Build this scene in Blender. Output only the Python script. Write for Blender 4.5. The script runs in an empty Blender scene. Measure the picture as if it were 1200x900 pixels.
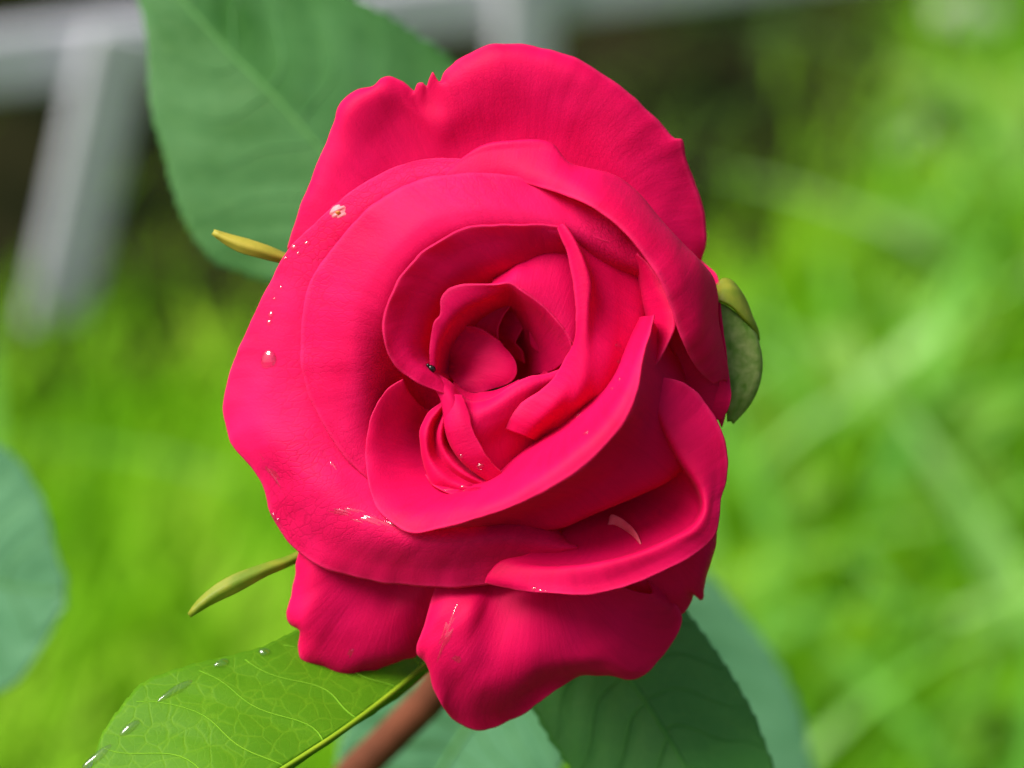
import bpy, math, random
import numpy as np
from mathutils import Vector, Matrix, noise
from mathutils.bvhtree import BVHTree

random.seed(7); rng = np.random.default_rng(7)
R = math.radians
scene = bpy.context.scene
COL = scene.collection

# ------------------------------------------------------------------ camera, sky, sun, exposure
D = 0.30                                    # metres from the lens to the flower
PITCH = R(24)
F = Vector((0, 0, 0.56))                    # point of the flower the lens is aimed at
fwd = Vector((0, math.cos(PITCH), -math.sin(PITCH)))
RT = Vector((1, 0, 0)); UP = Vector((0, math.sin(PITCH), math.cos(PITCH))); BK = -fwd
cd = bpy.data.cameras.new('camera'); cam = bpy.data.objects.new('camera', cd); COL.objects.link(cam)
cam.matrix_world = Matrix.Translation(F - fwd * D) @ Matrix((RT, UP, BK)).transposed().to_4x4()
cd.sensor_width = 36; cd.lens = 36 * D / 0.12; cd.clip_start = 0.01; cd.clip_end = 500
cd.dof.use_dof = True; cd.dof.focus_distance = D + 0.006; cd.dof.aperture_fstop = cd.lens / 7.6
cd.dof.aperture_blades = 0
scene.camera = cam

SUN_EL, SUN_AZ = R(54), R(244)              # azimuth clockwise from +Y (north)
w = bpy.data.worlds.new('World'); scene.world = w; w.use_nodes = True
nt = w.node_tree; bg = nt.nodes['Background']
sky = nt.nodes.new('ShaderNodeTexSky'); sky.sky_type = 'NISHITA'; sky.sun_disc = False
sky.sun_elevation = SUN_EL; sky.sun_rotation = SUN_AZ
sky.air_density = 1.0; sky.dust_density = 6.0; sky.ozone_density = 0.6
nt.links.new(sky.outputs[0], bg.inputs[0]); bg.inputs[1].default_value = 0.05
sd = bpy.data.lights.new('sun', 'SUN'); sun = bpy.data.objects.new('sun', sd); COL.objects.link(sun)
sd.energy = 2.3; sd.angle = R(36); sd.color = (1, 0.97, 0.92)
sdir = Vector((math.sin(SUN_AZ) * math.cos(SUN_EL), math.cos(SUN_AZ) * math.cos(SUN_EL), math.sin(SUN_EL)))
sun.rotation_euler = sdir.to_track_quat('Z', 'Y').to_euler(); sun.location = (0, 0, 3)
vs = scene.view_settings; vs.view_transform = 'Standard'; vs.look = 'None'; vs.gamma = 1; vs.exposure = 1.35
vs.use_curve_mapping = False
scene.cycles.use_denoising = True
scene.cycles.max_bounces = 10; scene.cycles.transparent_max_bounces = 12
scene.cycles.caustics_refractive = False; scene.cycles.caustics_reflective = False

# ------------------------------------------------------------------ helpers
def W(px, py, z):
    """a point seen at a pixel, z millimetres in front of the flower's middle"""
    k = (D - z * 1e-3) / D * 1e-4
    return F + RT * ((px - 600) * k) + UP * ((450 - py) * k) + BK * (z * 1e-3)

def WA(a):
    a = np.asarray(a, float)
    k = (D - a[..., 2] * 1e-3) / D * 1e-4
    x = (a[..., 0] - 600) * k; y = (450 - a[..., 1]) * k; z = a[..., 2] * 1e-3
    return (np.array(F) + x[..., None] * np.array(RT) + y[..., None] * np.array(UP) + z[..., None] * np.array(BK))

def hermite(P, t, tq):
    """interpolate P (n, ...) given at t (n) at tq"""
    n = len(P); T = np.zeros_like(P)
    h = np.diff(t); d = np.diff(P, axis=0) / h.reshape(-1, *([1] * (P.ndim - 1)))
    if n == 2: T[:] = d[0]
    else:
        hh = h.reshape(-1, *([1] * (P.ndim - 1)))
        T[1:-1] = (d[:-1] * hh[1:] + d[1:] * hh[:-1]) / (hh[1:] + hh[:-1])
        T[0] = 1.5 * d[0] - .5 * T[1]; T[-1] = 1.5 * d[-1] - .5 * T[-2]
    i = np.clip(np.searchsorted(t, tq, side='right') - 1, 0, n - 2)
    s = ((tq - t[i]) / h[i]); sh = (-1,) + (1,) * (P.ndim - 1); s = s.reshape(sh); H = h[i].reshape(sh)
    return ((2*s**3 - 3*s**2 + 1) * P[i] + (s**3 - 2*s**2 + s) * H * T[i]
            + (-2*s**3 + 3*s**2) * P[i + 1] + (s**3 - s**2) * H * T[i + 1])

def curve(pts, n):
    P = np.asarray(pts, float); Q = P.copy(); Q[:, 2] *= 10
    t = np.r_[0, np.cumsum(np.sqrt(np.linalg.norm(np.diff(Q, axis=0), axis=1) + 1e-6))]
    fine = hermite(P, t, np.linspace(0, t[-1], n * 6))
    G = fine.copy(); G[:, 2] *= 10
    s = np.r_[0, np.cumsum(np.linalg.norm(np.diff(G, axis=0), axis=1))]
    q = np.linspace(0, s[-1], n)
    return np.stack([np.interp(q, s, fine[:, k]) for k in range(3)], 1)

def sheet(rows, nu, nv):
    C = np.stack([curve(r, nu) for r in rows])
    G = C.copy(); G[..., 2] *= 10
    d = np.linalg.norm(np.diff(G, axis=0), axis=2).mean(1) + 1e-3
    t = np.r_[0, np.cumsum(np.sqrt(d))]
    return hermite(C, t, np.linspace(0, t[-1], nv))          # (nv, nu, 3) in px, px, mm

def shrink(edge, c, s, dz):
    """a row like edge, drawn towards c by s; dz added (number or per-point list)"""
    out = []
    for i, p in enumerate(edge):
        z = dz[i] if isinstance(dz, (list, tuple)) else dz
        out.append((c[0] + (p[0] - c[0]) * s, c[1] + (p[1] - c[1]) * s, c[2] + (p[2] - c[2]) * s + z))
    return out

def grid_mesh(name, V, uv=True):
    nv, nu = V.shape[:2]
    me = bpy.data.meshes.new(name)
    idx = np.arange(nv * nu).reshape(nv, nu)
    q = np.stack([idx[:-1, :-1], idx[:-1, 1:], idx[1:, 1:], idx[1:, :-1]], -1).reshape(-1, 4)
    me.vertices.add(nv * nu); me.vertices.foreach_set('co', V.reshape(-1).astype(np.float32))
    me.loops.add(q.size); me.loops.foreach_set('vertex_index', q.reshape(-1).astype(np.int32))
    me.polygons.add(len(q)); me.polygons.foreach_set('loop_start', np.arange(0, q.size, 4, dtype=np.int32))
    me.update(calc_edges=True)
    if uv:
        l = me.uv_layers.new(name='UVMap')
        U = np.stack(np.meshgrid(np.linspace(0, 1, nu), np.linspace(0, 1, nv)), -1).reshape(-1, 2)
        l.data.foreach_set('uv', U[q.reshape(-1)].reshape(-1).astype(np.float32))
    me.polygons.foreach_set('use_smooth', np.ones(len(q), bool))
    return me

def poly_mesh(name, verts, faces, smooth=True):
    me = bpy.data.meshes.new(name); me.from_pydata([tuple(v) for v in verts], [], [tuple(f) for f in faces])
    if smooth: me.polygons.foreach_set('use_smooth', np.ones(len(me.polygons), bool))
    me.update(); return me

def link(name, me, mat, parent=None, label=None, cat=None, group=None, kind=None):
    o = bpy.data.objects.new(name, me); COL.objects.link(o)
    if mat and me: me.materials.append(mat)
    if parent: o.parent = parent; o.matrix_parent_inverse = parent.matrix_world.inverted()
    for k, v in (('label', label), ('category', cat), ('group', group), ('kind', kind)):
        if v: o[k] = v
    return o

def tube(name, pts, radii, mat, parent, seg=12, **kw):
    P = [Vector(p) for p in pts]; V = []; Fc = []
    n = len(P)
    for i, p in enumerate(P):
        t = (P[min(i + 1, n - 1)] - P[max(i - 1, 0)]).normalized()
        a = t.cross(Vector((0.3, 0.9, 0.2))).normalized(); b = t.cross(a)
        for k in range(seg):
            an = 2 * math.pi * k / seg
            V.append(p + (a * math.cos(an) + b * math.sin(an)) * radii[i])
    for i in range(n - 1):
        for k in range(seg):
            Fc.append((i * seg + k, i * seg + (k + 1) % seg, (i + 1) * seg + (k + 1) % seg, (i + 1) * seg + k))
    Fc.append(tuple(range(seg))[::-1]); Fc.append(tuple((n - 1) * seg + k for k in range(seg)))
    return link(name, poly_mesh(name, V, Fc), mat, parent, **kw)

# ------------------------------------------------------------------ materials
def material(name):
    m = bpy.data.materials.new(name); m.use_nodes = True
    t = m.node_tree; return m, t, t.nodes['Principled BSDF'], t.nodes['Material Output']

def N(t, kind, **kw):
    n = t.nodes.new(kind)
    for k, v in kw.items():
        if hasattr(n, k): setattr(n, k, v)
    return n

def ramp(t, stops):
    r = t.nodes.new('ShaderNodeValToRGB'); e = r.color_ramp.elements
    while len(e) < len(stops): e.new(0.5)
    for el, (p, c) in zip(e, stops): el.position = p; el.color = (*c, 1) if len(c) == 3 else c
    return r

def petal_material(name, base, pale, trans=0.25, vein=0.6, net_col=0.30, net_bump=0.35):
    m, t, p, out = material(name); L = t.links.new
    tc = N(t, 'ShaderNodeTexCoord'); uv = tc.outputs['UV']; ob = tc.outputs['Object']
    # broad mottling
    n1 = N(t, 'ShaderNodeTexNoise'); n1.inputs['Scale'].default_value = 90; n1.inputs['Detail'].default_value = 6
    L(ob, n1.inputs['Vector'])
    r1 = ramp(t, [(0.30, base), (0.75, pale)]); L(n1.outputs['Fac'], r1.inputs[0])
    # fine netted veins running to the base
    n2 = N(t, 'ShaderNodeTexNoise'); n2.inputs['Scale'].default_value = 240; n2.inputs['Detail'].default_value = 3
    L(ob, n2.inputs['Vector'])
    mpv = N(t, 'ShaderNodeMapping'); mpv.inputs['Scale'].default_value = (105, 26, 1); L(uv, mpv.inputs['Vector'])
    add = N(t, 'ShaderNodeVectorMath', operation='MULTIPLY_ADD'); L(n2.outputs['Color'], add.inputs[0])
    add.inputs[1].default_value = (2.6, 2.6, 0); L(mpv.outputs[0], add.inputs[2])
    vo = N(t, 'ShaderNodeTexVoronoi', feature='DISTANCE_TO_EDGE'); vo.inputs['Scale'].default_value = 1.0
    L(add.outputs[0], vo.inputs['Vector'])
    rv = ramp(t, [(0.0, (0, 0, 0)), (0.10, (1, 1, 1))]); L(vo.outputs['Distance'], rv.inputs[0])
    n4 = N(t, 'ShaderNodeTexNoise'); n4.inputs['Scale'].default_value = 70; L(ob, n4.inputs['Vector'])
    r4 = ramp(t, [(0.36, (0, 0, 0)), (0.62, (vein,) * 3)]); L(n4.outputs['Fac'], r4.inputs[0])
    mx = N(t, 'ShaderNodeMix', data_type='RGBA', blend_type='MULTIPLY')
    inv = N(t, 'ShaderNodeMath', operation='MULTIPLY'); inv.inputs[1].default_value = net_col; L(r4.outputs[0], inv.inputs[0])
    L(inv.outputs[0], mx.inputs[0]); L(r1.outputs[0], mx.inputs[6]); L(rv.outputs[0], mx.inputs[7])
    # lengthwise streaks of the petal
    mp = N(t, 'ShaderNodeMapping'); mp.inputs['Scale'].default_value = (70, 3.0, 1); L(uv, mp.inputs['Vector'])
    n3 = N(t, 'ShaderNodeTexNoise'); n3.inputs['Scale'].default_value = 1.0; n3.inputs['Detail'].default_value = 4
    n3.inputs['Distortion'].default_value = 0.4; L(mp.outputs[0], n3.inputs['Vector'])
    rs = ramp(t, [(0.30, (0.80, 0.6, 0.80)), (0.55, (1, 1, 1))]); L(n3.outputs['Fac'], rs.inputs[0])
    mk = N(t, 'ShaderNodeMix', data_type='RGBA', blend_type='MULTIPLY'); mk.inputs[0].default_value = 0.45
    L(mx.outputs[2], mk.inputs[6]); L(rs.outputs[0], mk.inputs[7]); 
    sx = N(t, 'ShaderNodeSeparateXYZ'); L(uv, sx.inputs[0])      # v = 0 along the free edge
    re = ramp(t, [(0.0, (1, 1, 1)), (0.035, (0, 0, 0))]); L(sx.outputs[1], re.inputs[0])
    me_ = N(t, 'ShaderNodeMix', data_type='RGBA'); mf = N(t, 'ShaderNodeMath', operation='MULTIPLY'); mf.inputs[1].default_value = 0.5
    L(re.outputs[0], mf.inputs[0]); L(mf.outputs[0], me_.inputs[0]); L(mk.outputs[2], me_.inputs[6]); me_.inputs[7].default_value = (0.9, 0.03, 0.17, 1)
    L(me_.outputs[2], p.inputs['Base Color'])
    p.inputs['Specular IOR Level'].default_value = 0.15
    p.inputs['Sheen Weight'].default_value = 0.02; p.inputs['Sheen Roughness'].default_value = 0.4
    p.inputs['Sheen Tint'].default_value = (1, 0.55, 0.75, 1)
    rr = N(t, 'ShaderNodeMapRange'); L(n1.outputs['Fac'], rr.inputs[0])
    rr.inputs[3].default_value = 0.52; rr.inputs[4].default_value = 0.72; L(rr.outputs[0], p.inputs['Roughness'])
    # relief
    b1 = N(t, 'ShaderNodeBump'); b1.inputs['Distance'].default_value = 0.00012; b1.inputs['Strength'].default_value = 0.4
    L(n3.outputs['Fac'], b1.inputs['Height'])
    mv = N(t, 'ShaderNodeMath', operation='MULTIPLY'); L(rv.outputs[0], mv.inputs[0]); L(r4.outputs[0], mv.inputs[1])
    b2 = N(t, 'ShaderNodeBump'); b2.inputs['Distance'].default_value = 0.00008; b2.inputs['Strength'].default_value = net_bump
    L(mv.outputs[0], b2.inputs['Height']); L(b1.outputs[0], b2.inputs['Normal'])
    n5 = N(t, 'ShaderNodeTexNoise'); n5.inputs['Scale'].default_value = 4200; n5.inputs['Detail'].default_value = 2; L(ob, n5.inputs['Vector'])
    b3 = N(t, 'ShaderNodeBump'); b3.inputs['Distance'].default_value = 0.00006; b3.inputs['Strength'].default_value = 0.5
    L(n5.outputs['Fac'], b3.inputs['Height']); L(b2.outputs[0], b3.inputs['Normal'])
    L(b3.outputs[0], p.inputs['Normal'])
    tr = N(t, 'ShaderNodeBsdfTranslucent'); tr.inputs['Color'].default_value = (0.92, 0.006, 0.075, 1)
    ms = N(t, 'ShaderNodeMixShader'); ms.inputs[0].default_value = trans
    L(p.outputs[0], ms.inputs[1]); L(tr.outputs[0], ms.inputs[2]); L(ms.outputs[0], out.inputs['Surface'])
    return m

PETAL = petal_material('rose_petal', (0.70, 0.0010, 0.078), (0.82, 0.003, 0.122), trans=0.33, net_col=0.15, net_bump=0.2)
PETAL_VEINED = petal_material('rose_petal_veined', (0.74, 0.0018, 0.088), (0.88, 0.010, 0.150), trans=0.32, vein=0.8, net_col=0.30, net_bump=0.45)

def leaf_material(name, dark, light, rough=0.35, spec=0.5, net=0.35, trans=0.2, tcol=(0.25, 0.5, 0.03), edge=None, scale=330):
    m, t, p, out = material(name); L = t.links.new
    tc = N(t, 'ShaderNodeTexCoord'); ob = tc.outputs['Object']; uv = tc.outputs['UV']
    n1 = N(t, 'ShaderNodeTexNoise'); n1.inputs['Scale'].default_value = 60; n1.inputs['Detail'].default_value = 5; L(ob, n1.inputs['Vector'])
    r1 = ramp(t, [(0.3, dark), (0.72, light)]); L(n1.outputs['Fac'], r1.inputs[0])
    n2 = N(t, 'ShaderNodeTexNoise'); n2.inputs['Scale'].default_value = 200; L(ob, n2.inputs['Vector'])
    add = N(t, 'ShaderNodeVectorMath', operation='MULTIPLY_ADD'); L(n2.outputs['Color'], add.inputs[0])
    add.inputs[1].default_value = (0.002,) * 3; L(ob, add.inputs[2])
    def net_of(sc, wd):
        vo = N(t, 'ShaderNodeTexVoronoi', feature='DISTANCE_TO_EDGE'); vo.inputs['Scale'].default_value = sc
        L(add.outputs[0], vo.inputs['Vector'])
        r = ramp(t, [(0.0, (1, 1, 1)), (wd, (0, 0, 0))]); L(vo.outputs['Distance'], r.inputs[0]); return r.outputs[0]
    a = net_of(scale, 0.075); b = net_of(scale * 2.3, 0.09)
    mb = N(t, 'ShaderNodeMath', operation='MULTIPLY_ADD'); L(b, mb.inputs[0]); mb.inputs[1].default_value = 0.45; L(a, mb.inputs[2])
    mm = N(t, 'ShaderNodeMath', operation='MULTIPLY', use_clamp=True); L(mb.outputs[0], mm.inputs[0]); mm.inputs[1].default_value = net
    mx = N(t, 'ShaderNodeMix', data_type='RGBA'); L(mm.outputs[0], mx.inputs[0]); L(r1.outputs[0], mx.inputs[6])
    mx.inputs[7].default_value = (min(1, light[0] * 2.6 + .03), min(1, light[1] * 1.9 + .04), light[2] * 1.8 + .01, 1)
    col = mx.outputs[2]
    if edge:                                       # paler margin of the blade, u across the blade
        sx = N(t, 'ShaderNodeSeparateXYZ'); L(uv, sx.inputs[0])
        re = ramp(t, [(0.0, (0, 0, 0)), (1 - edge[1] * 1.6, (0, 0, 0)), (1 - edge[1] * .6, (1, 1, 1))]); L(sx.outputs[0], re.inputs[0])
        m2 = N(t, 'ShaderNodeMix', data_type='RGBA'); L(re.outputs[0], m2.inputs[0]); L(col, m2.inputs[6])
        m2.inputs[7].default_value = (*edge[0], 1); col = m2.outputs[2]
    L(col, p.inputs['Base Color']); p.inputs['Roughness'].default_value = rough; p.inputs['Specular IOR Level'].default_value = spec
    bp = N(t, 'ShaderNodeBump'); bp.inputs['Distance'].default_value = 0.00005; bp.inputs['Strength'].default_value = 0.4; bp.invert = True
    L(mb.outputs[0], bp.inputs['Height']); L(bp.outputs[0], p.inputs['Normal'])
    tr = N(t, 'ShaderNodeBsdfTranslucent'); tr.inputs['Color'].default_value = (*tcol, 1)
    ms = N(t, 'ShaderNodeMixShader'); ms.inputs[0].default_value = trans
    L(p.outputs[0], ms.inputs[1]); L(tr.outputs[0], ms.inputs[2]); L(ms.outputs[0], out.inputs['Surface'])
    return m

def plain(name, c1, c2, scale=200, rough=0.5, spec=0.4, bump=0.0, trans=0, tcol=(0.3, 0.5, 0.05)):
    m, t, p, out = material(name); L = t.links.new
    tc = N(t, 'ShaderNodeTexCoord')
    n1 = N(t, 'ShaderNodeTexNoise'); n1.inputs['Scale'].default_value = scale; n1.inputs['Detail'].default_value = 5; L(tc.outputs['Object'], n1.inputs['Vector'])
    r1 = ramp(t, [(0.32, c1), (0.7, c2)]); L(n1.outputs['Fac'], r1.inputs[0]); L(r1.outputs[0], p.inputs['Base Color'])
    p.inputs['Roughness'].default_value = rough; p.inputs['Specular IOR Level'].default_value = spec
    if bump:
        b = N(t, 'ShaderNodeBump'); b.inputs['Distance'].default_value = bump; L(n1.outputs['Fac'], b.inputs['Height']); L(b.outputs[0], p.inputs['Normal'])
    if trans:
        tr = N(t, 'ShaderNodeBsdfTranslucent'); tr.inputs['Color'].default_value = (*tcol, 1)
        ms = N(t, 'ShaderNodeMixShader'); ms.inputs[0].default_value = trans
        L(p.outputs[0], ms.inputs[1]); L(tr.outputs[0], ms.inputs[2]); L(ms.outputs[0], out.inputs['Surface'])
    return m

M_LEAF_BLUE = leaf_material('leaf_bluegreen', (0.06, 0.20, 0.085), (0.11, 0.29, 0.14), rough=0.5, spec=0.3, net=0.05, trans=0.15, tcol=(0.12, 0.35, 0.05))
M_LEAF_TOP = leaf_material('leaf_top', (0.03, 0.125, 0.018), (0.075, 0.215, 0.065), rough=0.55, spec=0.25, net=0.08, trans=0.2, tcol=(0.1, 0.4, 0.03))
M_LEAF_DARK = leaf_material('leaf_dark', (0.045, 0.19, 0.030), (0.075, 0.26, 0.050), rough=0.35, spec=0.2, net=0.05, trans=0.1, tcol=(0.08, 0.3, 0.03))
M_LEAF_NEAR = leaf_material('leaf_near', (0.085, 0.24, 0.006), (0.13, 0.32, 0.010), rough=0.5, spec=0.15, net=0.13, trans=0.42, tcol=(0.28, 0.55, 0.02), scale=400)
M_VEIN_SOFT = plain('leaf_vein_soft', (0.06, 0.18, 0.05), (0.08, 0.21, 0.07), rough=0.6, spec=0.08)
M_VEIN_DARK = plain('leaf_vein_dark', (0.05, 0.20, 0.033), (0.075, 0.25, 0.05), rough=0.6, spec=0.08)
M_VEIN = plain('leaf_vein', (0.125, 0.30, 0.012), (0.15, 0.33, 0.016), rough=0.6, spec=0.08)
M_MIDRIB = plain('leaf_midrib', (0.18, 0.30, 0.012), (0.24, 0.33, 0.016), rough=0.6, spec=0.08)
M_MIDRIB_PALE = plain('leaf_midrib_pale', (0.085, 0.23, 0.06), (0.11, 0.27, 0.08), rough=0.6, spec=0.08)
M_SEPAL = plain('sepal_green', (0.11, 0.25, 0.02), (0.38, 0.46, 0.15), scale=750, rough=0.55, bump=0.0002, trans=0.4)
M_SEPAL_TIP = plain('sepal_yellowgreen', (0.17, 0.27, 0.015), (0.36, 0.37, 0.03), scale=400, rough=0.55, bump=0.0001, trans=0.35)
M_SEPAL_YEL = plain('sepal_yellow', (0.34, 0.32, 0.03), (0.50, 0.42, 0.05), scale=400, rough=0.55, trans=0.2, tcol=(0.5, 0.5, 0.05))
M_STEM = plain('stem_brown', (0.10, 0.035, 0.02), (0.17, 0.055, 0.03), scale=150, rough=0.6, spec=0.12)
M_STEM_GREEN = plain('stem_green', (0.10, 0.17, 0.02), (0.18, 0.24, 0.03), scale=250, rough=0.5)

# ------------------------------------------------------------------ ground
m, t, p, out = material('soil_and_moss'); L = t.links.new
tc = N(t, 'ShaderNodeTexCoord'); n1 = N(t, 'ShaderNodeTexNoise'); n1.inputs['Scale'].default_value = 3; n1.inputs['Detail'].default_value = 8
L(tc.outputs['Object'], n1.inputs['Vector'])
r1 = ramp(t, [(0.3, (0.03, 0.05, 0.01)), (0.7, (0.06, 0.11, 0.015))]); L(n1.outputs['Fac'], r1.inputs[0]); L(r1.outputs[0], p.inputs['Base Color'])
p.inputs['Roughness'].default_value = 1.0; p.inputs['Specular IOR Level'].default_value = 0.0
gn = 40; gx = np.linspace(-1, 1, gn); gx = np.sign(gx) * np.abs(gx) ** 3 * 120
GX, GY = np.meshgrid(gx, gx + 1.5); GZ = 0.02 * np.sin(GX * .7) * np.cos(GY * .6) * np.minimum(1, np.abs(GX) / 3)
link('ground', grid_mesh('ground', np.stack([GX, GY, GZ], -1)), m, kind='structure')

exec_parts = []
# ------------------------------------------------------------------ the rose plant
plant = link('rose_plant', None, None, label='crimson pink garden rose in full bloom with wet petals and green leaves', cat='rose')
plant.location = (-0.06, 0.16, 0)
bpy.context.view_layer.update()
BASE = (588, 452, -34)

# receptacle: the green hip behind the petals
hp = []
for i in range(9):
    a = i / 8
    hp.append((588 - 6 * a, 452 + 25 * a, -24 - 14 * a))
flower = tube('flower', [W(*q) for q in hp], [0.0042, 0.0056, 0.0060, 0.0058, 0.0052, 0.0044, 0.0036, 0.0030, 0.0026], M_STEM_GREEN, plant, seg=20,
              label='crimson pink rose bloom with layered curled petals')

surfaces = []
ZS = 0.8                                      # the bloom is rather flat
def petal(rows, nu=110, nv=60, wob=0.35, fine=0.10, edge_wob=0.10, mat=None, label=None, thick=0.00022, seed=0.0, ruffle=0.38, name='petal', parent=None):
    S = sheet(rows, nu, nv); S[..., 2] *= ZS
    V = WA(S)
    du = np.gradient(V, axis=1); dv = np.gradient(V, axis=0)
    nr = np.cross(du, dv); nr /= np.linalg.norm(nr, axis=2, keepdims=True) + 1e-12
    flat = V.reshape(-1, 3); off = np.empty(len(flat))
    for i, q in enumerate(flat):
        v = Vector(q)
        off[i] = wob * noise.noise(v * 85 + Vector((seed, 0, 0))) + fine * noise.noise(v * 300 + Vector((0, seed, 3)))
    V = V + nr * (off.reshape(V.shape[:2])[..., None] * 1e-3)
    if ruffle:                                      # the free edge is a little crinkled
        f = np.array([noise.noise(Vector(q) * 190 + Vector((seed, 5, 0))) + .7 * noise.noise(Vector(q) * 430 + Vector((2, seed, 0))) for q in V[0]])
        V = V + nr * (ruffle * 1e-3 * f[None, :] * np.exp(-np.linspace(0, 1, nv) / .09)[:, None])[..., None]
    if edge_wob:                                    # little nicks along the free edge
        d = V[1] - V[0]; d /= np.linalg.norm(d, axis=1, keepdims=True) + 1e-9
        e = np.array([noise.noise(Vector(q) * 420) + .6 * noise.noise(Vector(q) * 1100) for q in V[0]])
        V[0] += d * (e[:, None] * edge_wob * 1e-3)
    me = grid_mesh(name, V)
    o = link(name, me, mat or PETAL, parent or flower, label=label)
    s = o.modifiers.new('thickness', 'SOLIDIFY'); s.thickness = thick; s.offset = 0
    nvv, nuu = V.shape[:2]; idx = np.arange(nvv * nuu).reshape(nvv, nuu)
    q = np.stack([idx[:-1, :-1], idx[:-1, 1:], idx[1:, 1:], idx[1:, :-1]], -1).reshape(-1, 4)
    surfaces.append((V.reshape(-1, 3), q, o))
    return o

def arc(a0, a1, r, z, n=6, c=(588, 452)):
    """short arc round the base; angles in degrees, 0 right, 90 up in the picture"""
    return [(c[0] + r * math.cos(R(a0 + (a1 - a0) * i / (n - 1))), c[1] - r * math.sin(R(a0 + (a1 - a0) * i / (n - 1))), z) for i in range(n)]

# --- back petal at the top
e = [(338,292,-17),(350,250,-16),(362,220,-15.6),(380,178,-15),(394,142,-14.6),(400,124,-14.6),(418,108,-14.4),(440,101,-14.2),(448,94,-14),(458,91,-14),
     (472,96,-14),(487,107,-14.2),(489,98,-13.8),(495,97,-13.6),(500,101,-14),(504,90,-13.4),(507,84,-13.2),(511,93,-13.8),(515,96,-14),(521,84,-13.6),
     (532,74,-13.4),(545,65,-13.2),(580,53,-12.8),(625,55,-12.6),(670,69,-12.8),(715,93,-13.4),(755,124,-14.4),(780,150,-15.4),(792,163,-15.8),(798,163,-16.2),
     (803,185,-17),(815,215,-18.4),(825,250,-19.6),(827,275,-20.2),(824,305,-21)]
petal([e, [(352,285,-15.8),(372,225,-14.4),(395,170,-14),(412,128,-12.8),(455,105,-12.8),(490,122,-14.2),(505,118,-14.2),(525,98,-12.6),(580,69,-11.2),(625,70,-11),(668,85,-11.2),(708,110,-12),(742,140,-13),(772,174,-14.6),(788,215,-16.4),(803,260,-18),(808,300,-19)],
       [(375,290,-14.6),(400,225,-14),(430,175,-14.2),(470,140,-14.4),(510,145,-14.2),(555,115,-12.4),(620,108,-11.8),(680,132,-12.4),(726,182,-13.8),(760,240,-15.6),(775,300,-17)],
       [(430,320,-15),(455,250,-15.4),(495,200,-16),(545,172,-15.4),(620,165,-14.8),(680,190,-15.4),(720,240,-16.6),(740,310,-18)],
       [(490,370,-19),(520,310,-19),(560,270,-19),(610,262,-19),(660,280,-19),(690,340,-19)],
       arc(150, 30, 36, -33)], nu=300, nv=64, wob=0.5, fine=0.12, seed=1, label='broad back petal with a notched torn upper edge')

# --- right back petal behind the sepal
petal([[(800,285,-22),(822,305,-21),(839,322,-17),(844,350,-14.5),(849,400,-13.2),(855,445,-13),(856,470,-13.4),(845,492,-15)],
       [(780,300,-19),(805,320,-18),(822,345,-17),(836,400,-13.6),(840,440,-13),(840,466,-13.2),(828,490,-15)],
       [(720,340,-20),(750,360,-18),(765,390,-17),(770,420,-17),(765,460,-17),(755,500,-18)],
       arc(40, -30, 38, -33)], seed=2)

# --- bottom petals
e = [(350,632,-15),(347,660,-16.5),(345,690,-17.5),(338,720,-18),(342,732,-18),(352,738,-18),(351,752,-18.5),(357,772,-19),(380,777,-19.5),(404,797,-22),(425,792,-22),(448,782,-22),
     (470,775,-22),(488,771,-22),(496,755,-21),(505,720,-19),(520,690,-17)]
petal([e, [(362,632,-14),(360,665,-14.5),(358,695,-15),(356,722,-15),(367,745,-16),(375,760,-17),(405,782,-18.5),(440,770,-18.5),(475,760,-19.5),(495,720,-18.5),(515,685,-17)],
       [(385,630,-13.5),(392,680,-14.5),(410,720,-16),(445,735,-17),(475,715,-17.5),(505,670,-17)],
       [(440,600,-17),(455,640,-18),(480,655,-19),(515,640,-19)],
       [(500,540,-25),(515,555,-25),(540,560,-25)], arc(225, 255, 36, -33)], nu=150, wob=0.45, fine=0.16, edge_wob=0.35, seed=3, label='short dark lower petal with a ragged tip')
e = [(690,690,-20.5),(740,712,-21),(780,722,-21.3),(798,719,-21),(806,706,-21),(813,694,-21),(822,702,-21),(822,690,-20.5),(826,672,-20),(838,640,-18.5),(842,600,-17)]
petal([e, [(690,660,-18),(728,680,-18),(765,690,-18),(788,690,-18),(800,680,-17.5),(812,670,-17),(825,635,-15.5),(828,600,-15)],
       [(700,600,-18),(725,615,-18),(745,620,-18),(765,610,-17),(775,590,-17)], arc(-55, -25, 36, -33)], nu=110, seed=4, edge_wob=0.15)
e = [(516,676,-15),(503,712,-13),(493,745,-13.5),(489,766,-14.5),(497,776,-15),(506,792,-15.5),(514,815,-16),(530,843,-19),(546,852,-20),(565,856,-20.5),(585,851,-20.5),(612,838,-20),(645,813,-18),(668,797,-18.5),(682,792,-18.5),(712,791,-18.5),(745,796,-19.5),(770,775,-20),(788,752,-20),(798,722,-20),(782,700,-19),(760,680,-17)]
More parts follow.
